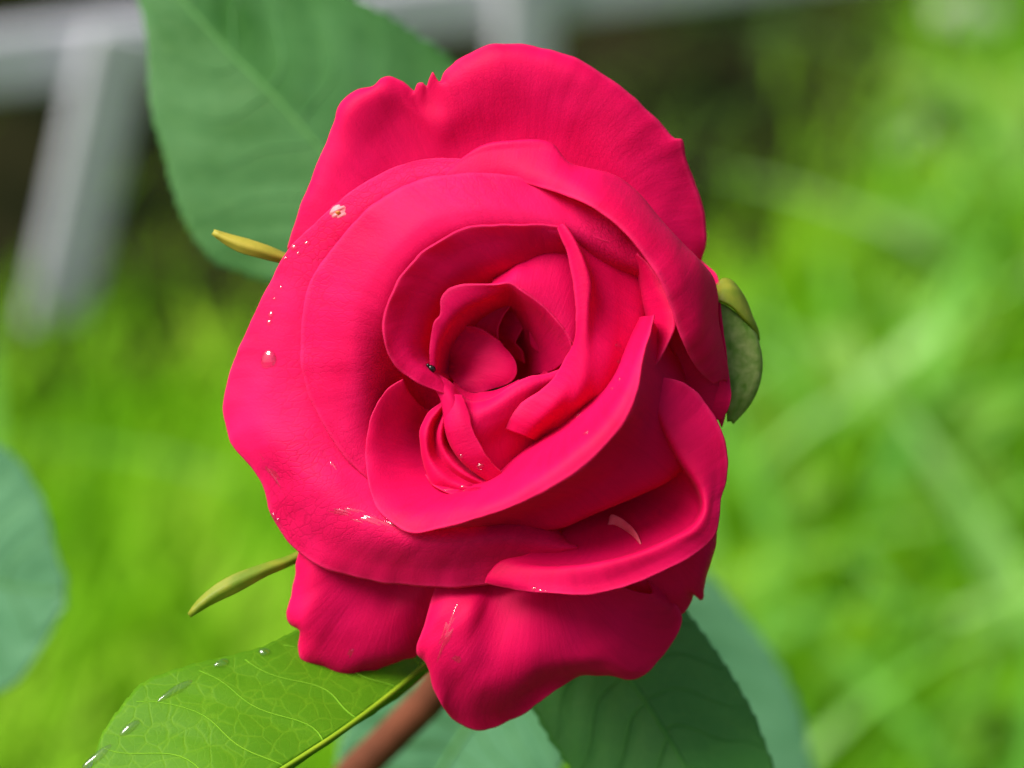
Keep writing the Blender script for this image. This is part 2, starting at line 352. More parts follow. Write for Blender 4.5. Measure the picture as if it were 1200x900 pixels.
petal([e, [(532,676,-14.5),(517,715,-11.2),(508,745,-11.6),(504,768,-12.4),(517,790,-13.4),(535,820,-16.4),(560,838,-18.4),(590,833,-18.4),(630,806,-17.4),(665,785,-15.5),(705,779,-15.5),(740,783,-17.5),(770,755,-18.5),(783,722,-18),(765,695,-15)],
       [(556,676,-14),(548,720,-10),(550,755,-10.6),(570,790,-12.6),(610,785,-12.4),(660,765,-12.4),(705,755,-13.6),(740,725,-14.5),(735,690,-13)],
       [(575,655,-17),(585,690,-13),(620,712,-11),(660,700,-12),(700,665,-14)],
       [(570,580,-22),(600,600,-22),(640,600,-22),(670,570,-22)], arc(255, 310, 36, -33)], nu=180, nv=70, wob=0.45, fine=0.14, edge_wob=0.12, seed=5, label='wide drooping lower petal with a rounded lobe')

# --- big left outer petal, rolled at its lower rim
e = [(590,200,-8.6),(540,186,-9),(505,185,-9.4),(478,190,-9.6),(440,206,-9.8),(400,233,-10.5),(365,266,-11.6),(340,291,-12.4),(315,336,-13.2),(290,386,-14),(270,436,-14.8),(263,482,-15.2),(274,520,-15),(297,548,-14.4),(311,572,-14),(317,600,-14.2),(345,642,-14),(390,666,-12.6),(440,681,-11.4),(500,687,-10.4),(560,685,-10),(620,673,-9.4),(658,656,-10),(680,646,-10.6)]
petal([e, [(590,207,-8.6),(540,192,-8.9),(505,191,-9.2),(480,197,-9.4),(444,213,-9.6),(406,240,-10.1),(372,272,-11.1),(349,297,-11.8),(326,340,-12.5),(303,388,-13.2),(284,437,-13.9),(278,480,-14.1),(288,514,-13.4),(306,538,-12.4),(326,562,-11.8),(334,590,-12),(358,625,-12),(396,648,-10.8),(442,662,-9.7),(500,668,-8.6),(560,665,-8),(618,656,-7.8),(655,648,-8.6),(677,642,-9.6)],
       [(590,225,-8.6),(545,212,-8.8),(510,212,-9),(488,218,-9.2),(456,234,-9.4),(422,262,-9.8),(394,294,-10.6),(372,325,-11.2),(352,365,-11.6),(334,405,-12),(322,445,-12.2),(318,485,-11.7),(328,515,-10.4),(350,543,-9.2),(370,566,-8),(385,585,-7.4),(412,607,-6.8),(445,622,-5.8),(485,634,-5),(535,636,-4.6),(590,632,-5),(640,637,-7),(676,641,-9.2)],
       [(590,255,-13),(530,245,-12.5),(480,260,-12.2),(440,295,-12.5),(405,350,-12.5),(385,400,-12.5),(380,450,-12),(390,500,-11),(415,545,-9.5),(450,580,-8.5),(500,606,-7.5),(560,605,-8),(620,612,-9),(664,634,-11)],
       [(590,330,-22),(540,330,-22),(500,360,-22),(485,410,-22),(480,450,-22),(490,500,-21),(520,540,-20),(560,560,-20),(610,560,-20)],
       arc(110, 280, 37, -33)], nu=220, nv=80, wob=0.45, fine=0.13, seed=6, mat=PETAL_VEINED, label='large left outer petal with veined pale face')

# --- lower right petal with its broad folded lip
e = [(754,443,-3.2),(770,441,-3.6),(790,445,-4.4),(815,458,-5.6),(838,490,-6.6),(850,525,-7.2),(852,560,-7.2),(845,592,-6.4),(838,628,-5.2),(812,650,-4.0),(772,672,-2.7),(725,690,-2.1),(680,697,-1.9),(640,695,-2.6),(605,689,-4.8),(570,681,-7)]
petal([e, [(755,445,-3.1),(768,447,-3.3),(785,453,-4),(806,470,-5),(827,502,-5.9),(838,533,-6.4),(841,562,-6.4),(837,590,-5.6),(829,620,-4.4),(805,640,-3.4),(766,661,-2.7),(722,679,-2.3),(680,687,-2.2),(640,686,-2.8),(605,682,-4.2),(572,675,-6.4)],
       [(755,449,-3.3),(762,462,-3.4),(773,482,-3.7),(790,515,-4.3),(806,543,-4.9),(817,560,-5),(824,578,-4.9),(825,600,-4.3),(812,620,-3.2),(790,632,-2.6),(755,648,-2.1),(715,660,-1.9),(680,666,-2.2),(645,668,-3),(612,666,-4.2),(585,660,-6)],
       [(753,453,-7),(758,470,-8),(767,494,-9.4),(782,524,-11),(797,549,-12),(808,566,-12.4),(814,581,-12),(816,599,-10),(808,614,-8),(786,626,-7),(752,641,-6.2),(713,653,-5.8),(680,659,-5.6),(648,660,-5.8),(618,650,-6.6)],
       [(735,480,-16),(748,520,-17),(760,548,-17.5),(766,572,-17.5),(752,592,-16.5),(725,607,-15),(692,618,-13.6),(660,622,-13)],
       [(680,490,-24),(690,520,-24),(680,545,-24),(650,560,-24)],
       arc(-10, -70, 36, -33)], nu=160, nv=80, wob=0.3, fine=0.08, seed=8, label='lower right petal curled outward into a broad lip')

# --- outer wall of the folded petal that faces down right
petal([[(766,374,-0.5),(759,398,1.5),(751,427,3),(745,458,4.2),(731,491,4.8),(707,521,4.8),(677,548,4.4),(638,573,3.6),(598,592,2.4),(558,605,1),(520,617,-0.8)],
       [(780,400,-6),(780,440,-4.5),(772,480,-4),(752,515,-3.5),(722,545,-3.5),(685,572,-4),(645,592,-4.5),(605,606,-5),(570,615,-6)],
       [(800,430,-12),(808,480,-11),(808,530,-11),(780,560,-9.5),(735,582,-8.5),(690,602,-8.5),(655,618,-9),(620,622,-10),(590,620,-11)],
       [(800,450,-17),(800,500,-17),(790,540,-17),(755,568,-16),(705,590,-15),(660,605,-15),(620,610,-16)],
       [(690,460,-25),(690,500,-25),(670,530,-25),(640,550,-25),(610,555,-25)], arc(0, -70, 34, -33)], nu=120, nv=60, wob=0.25, fine=0.07, seed=9)

# --- cup petal: left inner wall, floor and folded lip
lip = [(472,444,-8.6),(452,458,-8.4),(438,480,-8.4),(431,505,-8.6),(428,535,-8.6),(432,565,-7.8),(440,592,-6.4),(458,612,-4.6),(482,625,-3.2),(520,619,-0.8),(560,607,2),(600,594,3.4),(640,575,4.6),(680,550,5.4),(710,522,5.8),(734,491,5.8),(748,456,5.2),(753,425,4.2),(760,395,2.8),(767,370,1.2)]
petal([lip, [(474,448,-8.8),(456,462,-8.7),(444,484,-8.7),(438,508,-8.8),(436,535,-8.7),(441,564,-7.9),(450,587,-6.6),(467,603,-4.9),(490,613,-3.3),(524,607,-1),(561,597,1.5),(596,584,2.9),(630,564,4.1),(667,538,4.9),(699,510,5.2),(722,482,5.2),(738,450,4.6),(747,422,3.6),(757,393,2.2),(765,370,0.8)],
       [(480,460,-10.2),(466,478,-10.2),(458,500,-10.4),(455,525,-10.2),(460,555,-9.4),(474,578,-8),(495,592,-6),(525,592,-3),(555,586,-1),(585,573,-0.8),(614,553,-0.2),(648,530,0.4),(678,505,0.6),(705,477,0.6),(725,448,0.4),(739,419,0.1),(752,391,-0.2),(763,370,-1)],
       [(500,480,-14),(490,500,-14),(492,530,-14),(510,558,-12.5),(540,570,-10.5),(575,562,-8),(605,540,-7),(635,518,-6.5),(665,495,-6.5),(690,465,-6.5),(710,435,-6.5),(730,400,-7),(745,375,-8)],
       [(540,480,-20),(540,520,-20),(570,540,-19),(610,520,-18),(640,490,-18),(660,450,-18),(690,410,-18)],
       arc(215, 370, 30, -31)], nu=190, nv=80, wob=0.22, fine=0.07, seed=10, label='cup petal with a pale folded lip sweeping across the bloom')

# --- second left and top petal, face flared out
e = [(765,305,-5),(745,287,-4.6),(722,264,-4),(690,243,-3.6),(650,225,-3.4),(610,209,-3.4),(570,203,-3.3),(530,204,-3.3),(490,210,-3.6),(450,231,-4.2),(410,267,-5.3),(375,312,-6.6),(362,334,-7.2),(357,360,-7.6),(353,392,-8.2),(353,425,-8.6),(361,460,-8.7),(378,495,-8.8),(402,531,-9),(428,558,-9.4),(446,572,-10.5)]
petal([e, [(765,312,-5),(742,295,-4),(718,274,-3.3),(688,255,-2.8),(650,238,-2.5),(610,224,-2.3),(570,218,-2.2),(533,220,-2.2),(498,227,-2.4),(462,248,-3),(425,283,-4.2),(393,326,-5.5),(380,350,-6.2),(374,375,-6.8),(371,402,-7.4),(372,430,-7.8),(380,460,-8),(395,490,-8.2),(417,522,-8.6),(440,548,-9.4),(455,562,-10.5)],
       [(762,322,-6),(735,308,-4.2),(705,286,-2.8),(665,266,-1.6),(620,252,-0.8),(575,247,-0.4),(540,250,-0.4),(508,260,-0.6),(475,283,-1.2),(445,318,-2.2),(425,355,-3.4),(416,395,-4.8),(420,430,-6),(430,465,-7.8),(447,500,-11),(470,530,-14)],
       [(755,330,-9),(715,312,-6),(665,282,-3.2),(620,272,-2),(580,272,-1.8),(535,280,-1.8),(498,303,-2.2),(472,335,-3),(460,370,-4.2),(456,400,-6.5),(462,430,-10),(474,460,-15),(490,500,-19)],
       [(720,350,-18),(660,310,-16),(600,300,-16),(550,310,-16),(510,350,-16),(500,400,-17),(510,440,-18),(520,470,-20)],
       arc(45, 200, 32, -32)], nu=200, nv=70, wob=0.28, fine=0.1, seed=11, mat=PETAL_VEINED, label='broad left petal flared outward with netted veins')

# --- right top petal leaning in over the cup, outer face seen
rim = [(516,216,-6.5),(555,214,-5.8),(598,212,-4.4),(630,219,-2),(660,228,0),(696,244,2),(722,263,2.4),(745,288,2.4),(762,312,2),(775,335,1.4),(786,362,0.6),(795,390,-1),(808,418,-3.5),(822,438,-6.5),(836,449,-9.4)]
petal([rim,
       [(520,208,-6.3),(560,200,-5.6),(600,198,-4.2),(635,205,-2),(668,214,-0.4),(704,230,1),(733,250,1.2),(760,277,1),(782,302,0.6),(797,325,0.2),(806,352,-0.6),(815,380,-1.8),(824,405,-4),(833,428,-6.8),(841,447,-9.8)],
       [(526,200,-6.5),(560,182,-6),(602,176,-5),(640,179,-4.2),(672,196,-3.2),(708,208,-3),(738,225,-3.6),(768,255,-4),(797,287,-4.2),(818,308,-4.6),(828,335,-4.8),(831,365,-5.6),(838,395,-7),(844,424,-9),(846,445,-10.6)],
       [(530,198,-7),(562,174,-6.6),(600,167,-5.6),(645,169,-5.6),(664,190,-6),(690,198,-6.4),(722,206,-7),(748,229,-8),(782,272,-9),(814,304,-10),(834,322,-10),(840,345,-10),(840,370,-10),(845,400,-11),(850,430,-12),(850,447,-13)],
       [(560,215,-14),(610,205,-14),(660,225,-15),(720,260,-16),(770,310,-17),(800,360,-18),(805,410,-18),(800,440,-18)],
       arc(100, 5, 34, -33)], nu=190, nv=70, wob=0.25, fine=0.1, edge_wob=0, seed=12, label='upper right petal leaning inward showing its duller outer face')

# --- slim petal tucked at the right
petal([[(748,296,-3),(762,312,-2.4),(776,335,-1.6),(788,362,-1),(790,380,-0.8),(784,400,-0.8),(774,418,-1),(763,432,-1.4)],
       [(746,300,-4),(757,318,-3.2),(768,340,-2.4),(778,364,-1.8),(780,382,-1.6),(775,400,-1.8),(767,414,-2.2),(758,428,-3)],
       [(745,310,-8),(750,330,-7),(756,355,-6),(762,375,-5.5),(763,390,-5.5),(760,405,-6),(752,420,-7)],
       [(735,320,-16),(740,350,-15),(742,385,-15),(738,420,-16)], arc(45, -5, 30, -32)], nu=80, nv=44, wob=0.15, fine=0.06, seed=13)
# --- dark petal seen in the gap at the right
petal([[(765,330,-10),(800,360,-10),(830,395,-11),(846,430,-13),(852,465,-15),(845,500,-16)],
       [(755,360,-9),(785,385,-9),(812,415,-10),(828,445,-11.5),(830,480,-14)],
       [(745,390,-11),(765,410,-11),(785,435,-11.5),(795,465,-13),(795,490,-15)],
       [(700,420,-22),(715,440,-22),(725,460,-22)], arc(20, -20, 34, -33)], nu=80, nv=40, wob=0.2, seed=14)

# --- third petal: rim curling round the heart from the top to the left
rim5 = [(760,303,-5),(730,290,-3.6),(700,277,-2.4),(660,266,-1.2),(620,262,-0.4),(580,263,0.2),(548,267,0.6),(515,281,1),(485,305,1.2),(463,335,1.2),(452,365,1),(449,390,0.8),(453,410,0.2),(465,430,-0.8),(485,446,-1.8),(505,456,-3),(522,462,-4)]
petal([rim5,
       [(752,308,-6),(722,297,-4.8),(694,287,-3.8),(658,279,-2.8),(620,277,-2),(582,279,-1.4),(552,285,-1),(524,298,-0.8),(498,320,-0.6),(478,346,-0.6),(468,370,-0.8),(466,390,-1),(470,406,-1.2),(480,422,-1.6),(495,436,-2.2),(509,447,-3.2),(521,455,-4)],
       [(735,320,-9),(690,305,-7.6),(645,300,-6.2),(605,302,-4.4),(570,309,-3.6),(541,321,-3.3),(516,340,-3.3),(498,364,-3.4),(489,387,-3.6),(487,405,-3.8),(492,420,-4),(502,433,-3.6),(513,443,-4),(521,450,-4.6)],
       [(710,345,-14),(660,328,-11),(612,328,-9.4),(572,335,-8.6),(540,352,-8.6),(518,377,-9),(509,402,-9.4),(509,420,-9.4),(514,434,-9),(522,444,-8)],
       arc(40, 190, 26, -31)], nu=170, nv=70, wob=0.16, fine=0.07, seed=15, label='inner petal curving round the heart of the bloom')

# --- inner right petal: rolled left edge, hollow face, swirling lower tip
petal([[(654,268,-1.2),(662,290,-0.6),(669,318,-0.2),(674,348,-0.2),(677,380,-0.6),(672,405,-1.6),(656,436,-3),(634,457,-4.2),(610,473,-5.2),(597,488,-6),(594,502,-6.8)],
       [(657,263,-0.4),(668,282,0.4),(677,308,0.7),(682,335,0.8),(683,362,0.5),(679,392,-0.2),(668,424,-1.6),(651,452,-2.8),(630,474,-3.8),(613,492,-4.8),(603,506,-6)],
       [(661,262,-0.3),(674,282,0.6),(685,308,1),(691,333,1),(689,356,0.8),(685,390,0.4),(677,424,-0.6),(662,456,-1.8),(645,478,-3),(628,496,-4.4),(616,511,-6)],
       [(665,265,-3.6),(679,287,-3),(691,314,-2.8),(697,338,-2.6),(697,363,-1.6),(695,395,-0.4),(691,427,-0.2),(680,458,-1),(663,483,-5),(646,502,-7.6),(630,519,-9.6)],
       [(700,280,-7),(713,302,-6.4),(722,330,-5.6),(725,360,-4.6),(722,392,-3),(716,424,-1.6),(704,455,-2.2),(690,483,-7.6),(672,511,-10.6),(640,545,-13.6)],
       [(745,298,-9),(752,320,-8.6),(756,350,-8),(753,380,-6.6),(745,410,-5.5),(733,440,-5),(720,468,-5.8),(706,496,-10.6),(684,524,-13.2),(646,560,-15.6)],
       [(765,320,-14),(765,370,-13),(755,420,-12),(735,470,-12),(705,510,-14),(665,545,-17),(640,560,-18)],
       arc(50, -50, 24, -31)], nu=130, nv=90, wob=0.14, fine=0.07, seed=16, label='inner right petal with a rolled edge and swirling tip')
# --- heart: cup with lip on the left
petal([[(505,436,-5.4),(504,412,-4.2),(506,390,-3.4),(509,376,-3),(515,369,-3),(516,351,-2.4),(524,340,-2.2),(543,333,-2),(575,332,-1.6),(597,330,-1.4),(612,338,-1.6),(630,352,-2),(652,374,-2.6),(668,398,-3.4),(674,412,-4.5)],
       [(510,437,-5.4),(510,414,-4.4),(514,396,-3.8),(521,382,-3.6),(530,369,-3.4),(543,357,-3.2),(560,349,-3),(578,342,-2.8),(595,336,-2.6),(609,343,-2.6),(627,357,-3),(648,378,-3.8),(664,401,-4.6),(670,414,-5.6)],
       [(513,439,-7.6),(514,417,-7.2),(518,399,-7),(526,385,-6.8),(537,372,-6.6),(550,361,-6.4),(567,353,-6),(583,347,-5.4),(597,342,-5),(609,350,-5.2),(626,366,-5.6),(645,388,-6.6),(658,410,-7.4),(663,422,-8)],
       [(520,442,-12),(522,422,-12),(528,405,-12),(540,390,-12),(555,375,-12),(571,364,-11.6),(586,357,-11),(598,354,-10.6),(608,362,-10.4),(622,382,-10.6),(636,403,-11),(644,420,-11.4),(648,434,-12)],
       [(540,440,-19),(545,415,-19),(560,392,-19),(582,374,-19),(600,372,-18),(613,392,-18),(622,415,-18),(625,440,-18)],
       arc(200, -20, 16, -30)], nu=170, nv=80, wob=0.08, fine=0.05, seed=18, label='cupped petal with a wavy lip at the heart')
petal([[(572,340,-3.4),(585,334,-2.2),(597,331,-1.6),(612,338.5,-1.8),(630,352.5,-2.2),(652,374.5,-2.8),(668,398.5,-3.6),(676,414,-5)],
       [(578,329,-6.5),(592,322,-5),(606,318,-3.2),(622,325,-2.7),(642,338,-2.8),(663,360,-3.2),(676,385,-3.8),(682,402,-5)],
       [(580,320,-11),(598,312,-9.5),(616,302,-7.6),(636,297,-5.8),(656,308,-5),(674,335,-5),(685,362,-5.4),(688,388,-6)],
       [(590,308,-12),(615,293,-11),(640,280,-9.5),(660,276,-8.5),(680,295,-8),(694,325,-8),(698,360,-8)]], nu=80, nv=40, wob=0.1, fine=0.05, seed=27, label='bright triangular outer face beside the heart')
# --- heart: rounded bud petal
petal([[(538,382,-11.6),(560,384,-10.8),(578,394,-10.6),(594,409,-10.8),(604,427,-10.4),(603,441,-10.2),(592,450,-10.2),(575,456,-10.2),(555,460,-10.4),(536,458,-11.2)],
       [(536,387,-12.2),(557,391,-11.2),(574,401,-10.6),(588,415,-10.0),(595,429,-9.7),(593,439,-9.6),(583,446,-9.7),(568,450,-9.9),(552,453,-10.2),(535,453,-10.8)],
       [(530,398,-12.2),(548,402,-11.2),(562,410,-10.5),(572,421,-9.9),(576,430,-9.7),(572,437,-9.7),(562,442,-10.0),(548,445,-10.4),(532,447,-11.2)],
       [(521,410,-13.2),(534,413,-12.2),(545,419,-11.4),(551,427,-11.0),(549,433,-11.1),(540,438,-11.6),(526,441,-12.4)],
       [(508,420,-16.2),(514,424,-15.6),(517,430,-15.4),(514,436,-15.6),(508,440,-16.2)]], nu=70, nv=44, wob=0.05, fine=0.04, seed=19, label='rounded dark bud petal in the heart')
petal([[(530,450,-9.5),(541,458,-9),(556,463,-8.8),(574,460,-8.8),(592,452,-9),(606,444,-9.6)],
       [(528,455,-7.6),(540,463,-7.2),(557,470,-7.2),(576,466,-7),(594,457,-6.8),(610,447,-7.4)],
       [(530,462,-7),(542,471,-6.4),(558,478,-6.2),(577,473,-6),(596,463,-6),(612,453,-6.6)]], nu=50, nv=16, wob=0.2, fine=0.2, seed=28, label='wet crinkled scrap of petal under the bud')
# --- heart: petals in the hollow behind the bud
petal([[(597,344,-11.9),(602,352,-12.4),(592,366,-13.0),(586,380,-13.4),(585,394,-14.0),(590,405,-15.4)],
       [(585,350,-12.4),(585,362,-13.4),(578,376,-14.0),(574,388,-14.4),(575,400,-15.4)],
       [(548,362,-13.4),(548,376,-14.4),(550,392,-15.4),(560,405,-16.4)],
       [(528,390,-16.4),(530,405,-17.4),(540,420,-18.4)]], nu=50, nv=30, wob=0.08, seed=20)
petal([[(608,357,-14.4),(616,378,-15.4),(608,392,-15.9),(604,402,-16.4),(612,412,-17.4),(616,425,-18.4)],
       [(598,362,-15.9),(600,380,-16.9),(596,394,-17.4),(597,405,-18.4),(603,420,-19.4)],
       [(582,372,-18.4),(582,390,-19.4),(585,405,-20.4),(592,425,-21.4)],
       [(575,400,-24.4),(582,415,-24.4),(590,430,-24.4)]], nu=50, nv=30, wob=0.08, seed=21)
petal([[(622,372,-12),(621,392,-13),(622,405,-13.6),(634,418,-14),(640,428,-14),(632,438,-14),(615,448,-14)],
       [(640,375,-11),(640,395,-12),(642,410,-13),(648,424,-13),(650,436,-13),(640,446,-13),(622,452,-13)],
       [(670,390,-13),(672,410,-14),(672,430,-15),(665,450,-15),(640,460,-15)]], nu=50, nv=24, wob=0.06, seed=22)

# --- collar under the heart, sweeping to the lower right
petal([[(498,436,-6),(512,441,-5.6),(527,450,-5.8),(540,461,-6.4),(552,470,-6.6),(566,470,-6.6),(582,463,-6),(600,452,-5.6),(620,442,-5.8),(645,436,-6.4),(668,428,-7.6)],
       [(500,442,-5),(514,449,-4.4),(528,462,-4),(540,475,-4.2),(555,482,-4.6),(570,479,-4.6),(588,470,-4.6),(606,460,-4.6),(626,451,-5),(650,444,-6),(670,438,-7.6)],
       [(512,456,-4.6),(522,470,-4),(534,487,-3.6),(549,497,-3.8),(567,497,-4.6),(584,491,-5.2),(600,483,-5.6),(616,476,-6.2),(636,468,-7.2),(655,460,-8.5)],
       [(519,466,-5),(522,486,-4.4),(530,506,-4),(545,521,-4.4),(565,523,-5.8),(585,517,-7.2),(603,510,-8),(620,505,-8.8),(638,498,-9.6)],
       [(521,472,-6.4),(522,500,-5.6),(532,526,-5.4),(552,547,-5.6),(576,556,-7),(598,551,-9.6),(615,545,-11.5),(630,538,-12.5),(645,525,-13)],
       [(524,478,-9),(524,506,-8),(536,534,-7.6),(562,558,-7.6),(590,571,-8.6),(612,570,-12),(630,560,-15),(645,545,-16)],
       [(545,480,-18),(548,510,-18),(565,535,-18),(590,548,-18),(615,545,-20),(630,530,-21)]], nu=120, nv=80, wob=0.2, fine=0.16, seed=23, label='collar petal sweeping below the heart')
petal([[(541,463,-4.6),(549,482,-3.4),(553,500,-2.9),(567,529,-3.6),(588,553,-5.4),(607,570,-7.8)],
       [(531,462,-4.2),(537,482,-3),(541,502,-2.8),(555,532,-3.6),(580,557,-5.4),(605,572,-7.6)],
       [(521,462,-5),(523,484,-4.2),(526,506,-4),(541,536,-4.6),(570,561,-6.2),(603,574,-7.9)],
       [(524,470,-8),(526,488,-8),(530,508,-8),(545,536,-8.6),(570,557,-10),(602,570,-11)]], nu=70, nv=36, wob=0.22, fine=0.18, seed=29, label='ribbon-like fold below the heart')
petal([[(612,566,-9),(618,552,-8.4),(626,540,-8.2),(634,528,-8.6),(640,516,-9.6)],
       [(622,570,-6.6),(631,556,-6.2),(641,545,-6.4),(650,535,-7),(656,522,-8.6)],
       [(640,566,-6),(648,556,-6),(656,548,-6.4),(664,538,-7),(668,526,-9)]], nu=40, nv=20, wob=0.12, fine=0.1, seed=30)
# --- crumpled little folds at the lower left of the heart
petal([[(524,466,-9.4),(512,476,-9.6),(499,488,-10),(491,508,-10.2),(491,530,-10.2),(498,553,-10),(508,568,-9.8),(525,575,-9.4),(550,580,-8.8),(575,584,-8),(592,586,-7.6)],
       [(524,470,-8.6),(514,481,-8.4),(504,494,-8.4),(499,512,-8.4),(501,532,-8.4),(511,551,-8.2),(526,564,-8),(548,572,-7.8),(572,578,-7.4),(594,582,-7.2)],
       [(524,474,-10.5),(517,487,-10.5),(511,502,-10.5),(510,520,-10.5),(515,536,-10.4),(526,550,-10),(543,562,-9.4),(568,572,-8.8),(596,579,-8.4)],
       [(525,478,-8.8),(519,494,-8.6),(516,510,-8.6),(519,526,-8.6),(529,542,-8.4),(546,556,-8),(570,567,-7.8),(598,576,-7.6)],
       [(530,480,-13),(526,496,-13),(525,512,-13),(530,526,-12.6),(542,542,-12),(562,556,-11.4),(600,574,-11)],
       [(548,490,-20),(546,510,-20),(556,528,-20),(575,545,-19),(605,560,-18)]], nu=110, nv=80, wob=0.3, fine=0.26, seed=24)
petal([[(498,556,-11),(512,572,-8.6),(535,582,-7.2),(560,588,-6.2),(590,590,-5.4),(612,584,-4.6)],
       [(520,556,-11),(532,566,-9.4),(552,574,-8),(575,580,-7),(598,582,-6.4),(618,578,-5.6)],
       [(560,556,-15),(580,566,-13),(600,570,-11),(620,566,-10)]], nu=70, nv=40, wob=0.35, fine=0.3, seed=25)

# --- sepals
def sepal(rows, mat, label, nu=40, nv=40, seed=0, wob=.12):
    return petal(rows, nu, nv, wob, 0.12, 0, mat, label, 0.0005, seed, 0, 'sepal')
sepal([[(836,356,-15),(842,395,-14),(847,430,-15),(850,465,-15.6),(852,494,-17)],
       [(848,356,-14.6),(855,395,-14.6),(860,430,-15),(861,462,-15.4),(855,493,-17)],
       [(866,370,-14.4),(872,400,-15),(875,432,-15.2),(870,462,-15.8),(857,493,-17.4)],
       [(883,390,-15),(889,415,-15),(889,440,-15.6),(878,470,-16.6),(858,495,-18)],
       [(884,394,-18),(889,416,-18),(888,440,-19),(877,470,-20),(857,495,-20)],
       [(860,400,-27),(862,430,-27),(855,460,-27),(845,480,-27)], [(640,440,-35),(642,450,-35),(640,460,-35)]], M_SEPAL, 'mottled grey green sepal hugging the right side', seed=31)
sepal([[(834,356,-15.5),(838,340,-16),(846,328,-16.5),(857,330,-17)],
       [(842,353,-13.5),(848,344,-14),(858,338,-15),(866,342,-17)],
       [(858,360,-13),(864,356,-14),(872,356,-16),(876,360,-18)],
       [(876,378,-14),(881,378,-15),(885,382,-17),(885,388,-19)],
       [(886,394,-17),(888,396,-18),(888,400,-20),(886,402,-21)]], M_SEPAL_TIP, 'folded yellow green sepal tip with a pale margin', seed=32)
def rib_sepal(path, wd, mat, label, seed):
    P = curve(path, 24); rows = []
    T = np.gradient(P[:, :2], axis=0); T /= np.linalg.norm(T, axis=1, keepdims=True)
    ww = np.interp(np.linspace(0, 1, 24), np.linspace(0, 1, len(wd)), wd)
    for s, dz in ((-1, -.5), (-.5, -.1), (0, .25), (.5, -.1), (1, -.5)):
        rows.append([(P[i, 0] - T[i, 1] * ww[i] * s, P[i, 1] + T[i, 0] * ww[i] * s, P[i, 2] + dz) for i in range(24)])
    return petal(rows, 60, 16, 0.12, 0.12, 0, mat, label, 0.0005, seed, 0, 'sepal')
rib_sepal([(250,272,-17),(275,284,-17),(300,292,-17.5),(330,302,-19),(400,330,-24),(500,400,-31),(575,445,-36)], [.5, 7.5, 7, 5, 5, 8, 12, 15, 18, 21, 24, 26, 28, 30, 30], M_SEPAL_YEL, 'thin yellow green sepal tip on the upper left', 33)
rib_sepal([(222,721,-14),(245,701,-14),(275,684,-14.5),(308,669,-16),(350,652,-19),(430,600,-26),(510,530,-32),(578,462,-36)], [.5, 7.5, 9.5, 6, 5, 5.5, 8, 11, 14, 18, 21, 24, 26, 28, 30], M_SEPAL_TIP, 'narrow olive sepal pointing to the lower left', 34)

# --- stem
low = W(415, 900, -62)
stem_px = [(583,474,-36),(572,560,-48),(552,680,-58),(520,795,-68),(470,852,-76),(415,905,-84)]
sp = [W(*q) for q in curve(stem_px, 24)]
endp = sp[-1]; gp = Vector((-0.06, 0.16, -0.02)); dirv = (sp[-1] - sp[-3]).normalized()
for i in range(1, 21):                                    # cubic down to the soil
    a = i / 20; c1 = endp + dirv * 0.12; c2 = gp + Vector((0, 0, 0.2))
    sp.append(endp * (1 - a)**3 + c1 * 3 * a * (1 - a)**2 + c2 * 3 * a * a * (1 - a) + gp * a**3)
stem = tube('stem', sp, [0.0026] * 24 + [0.0026 + 0.0014 * i / 20 for i in range(20)], M_STEM, plant, seg=16)

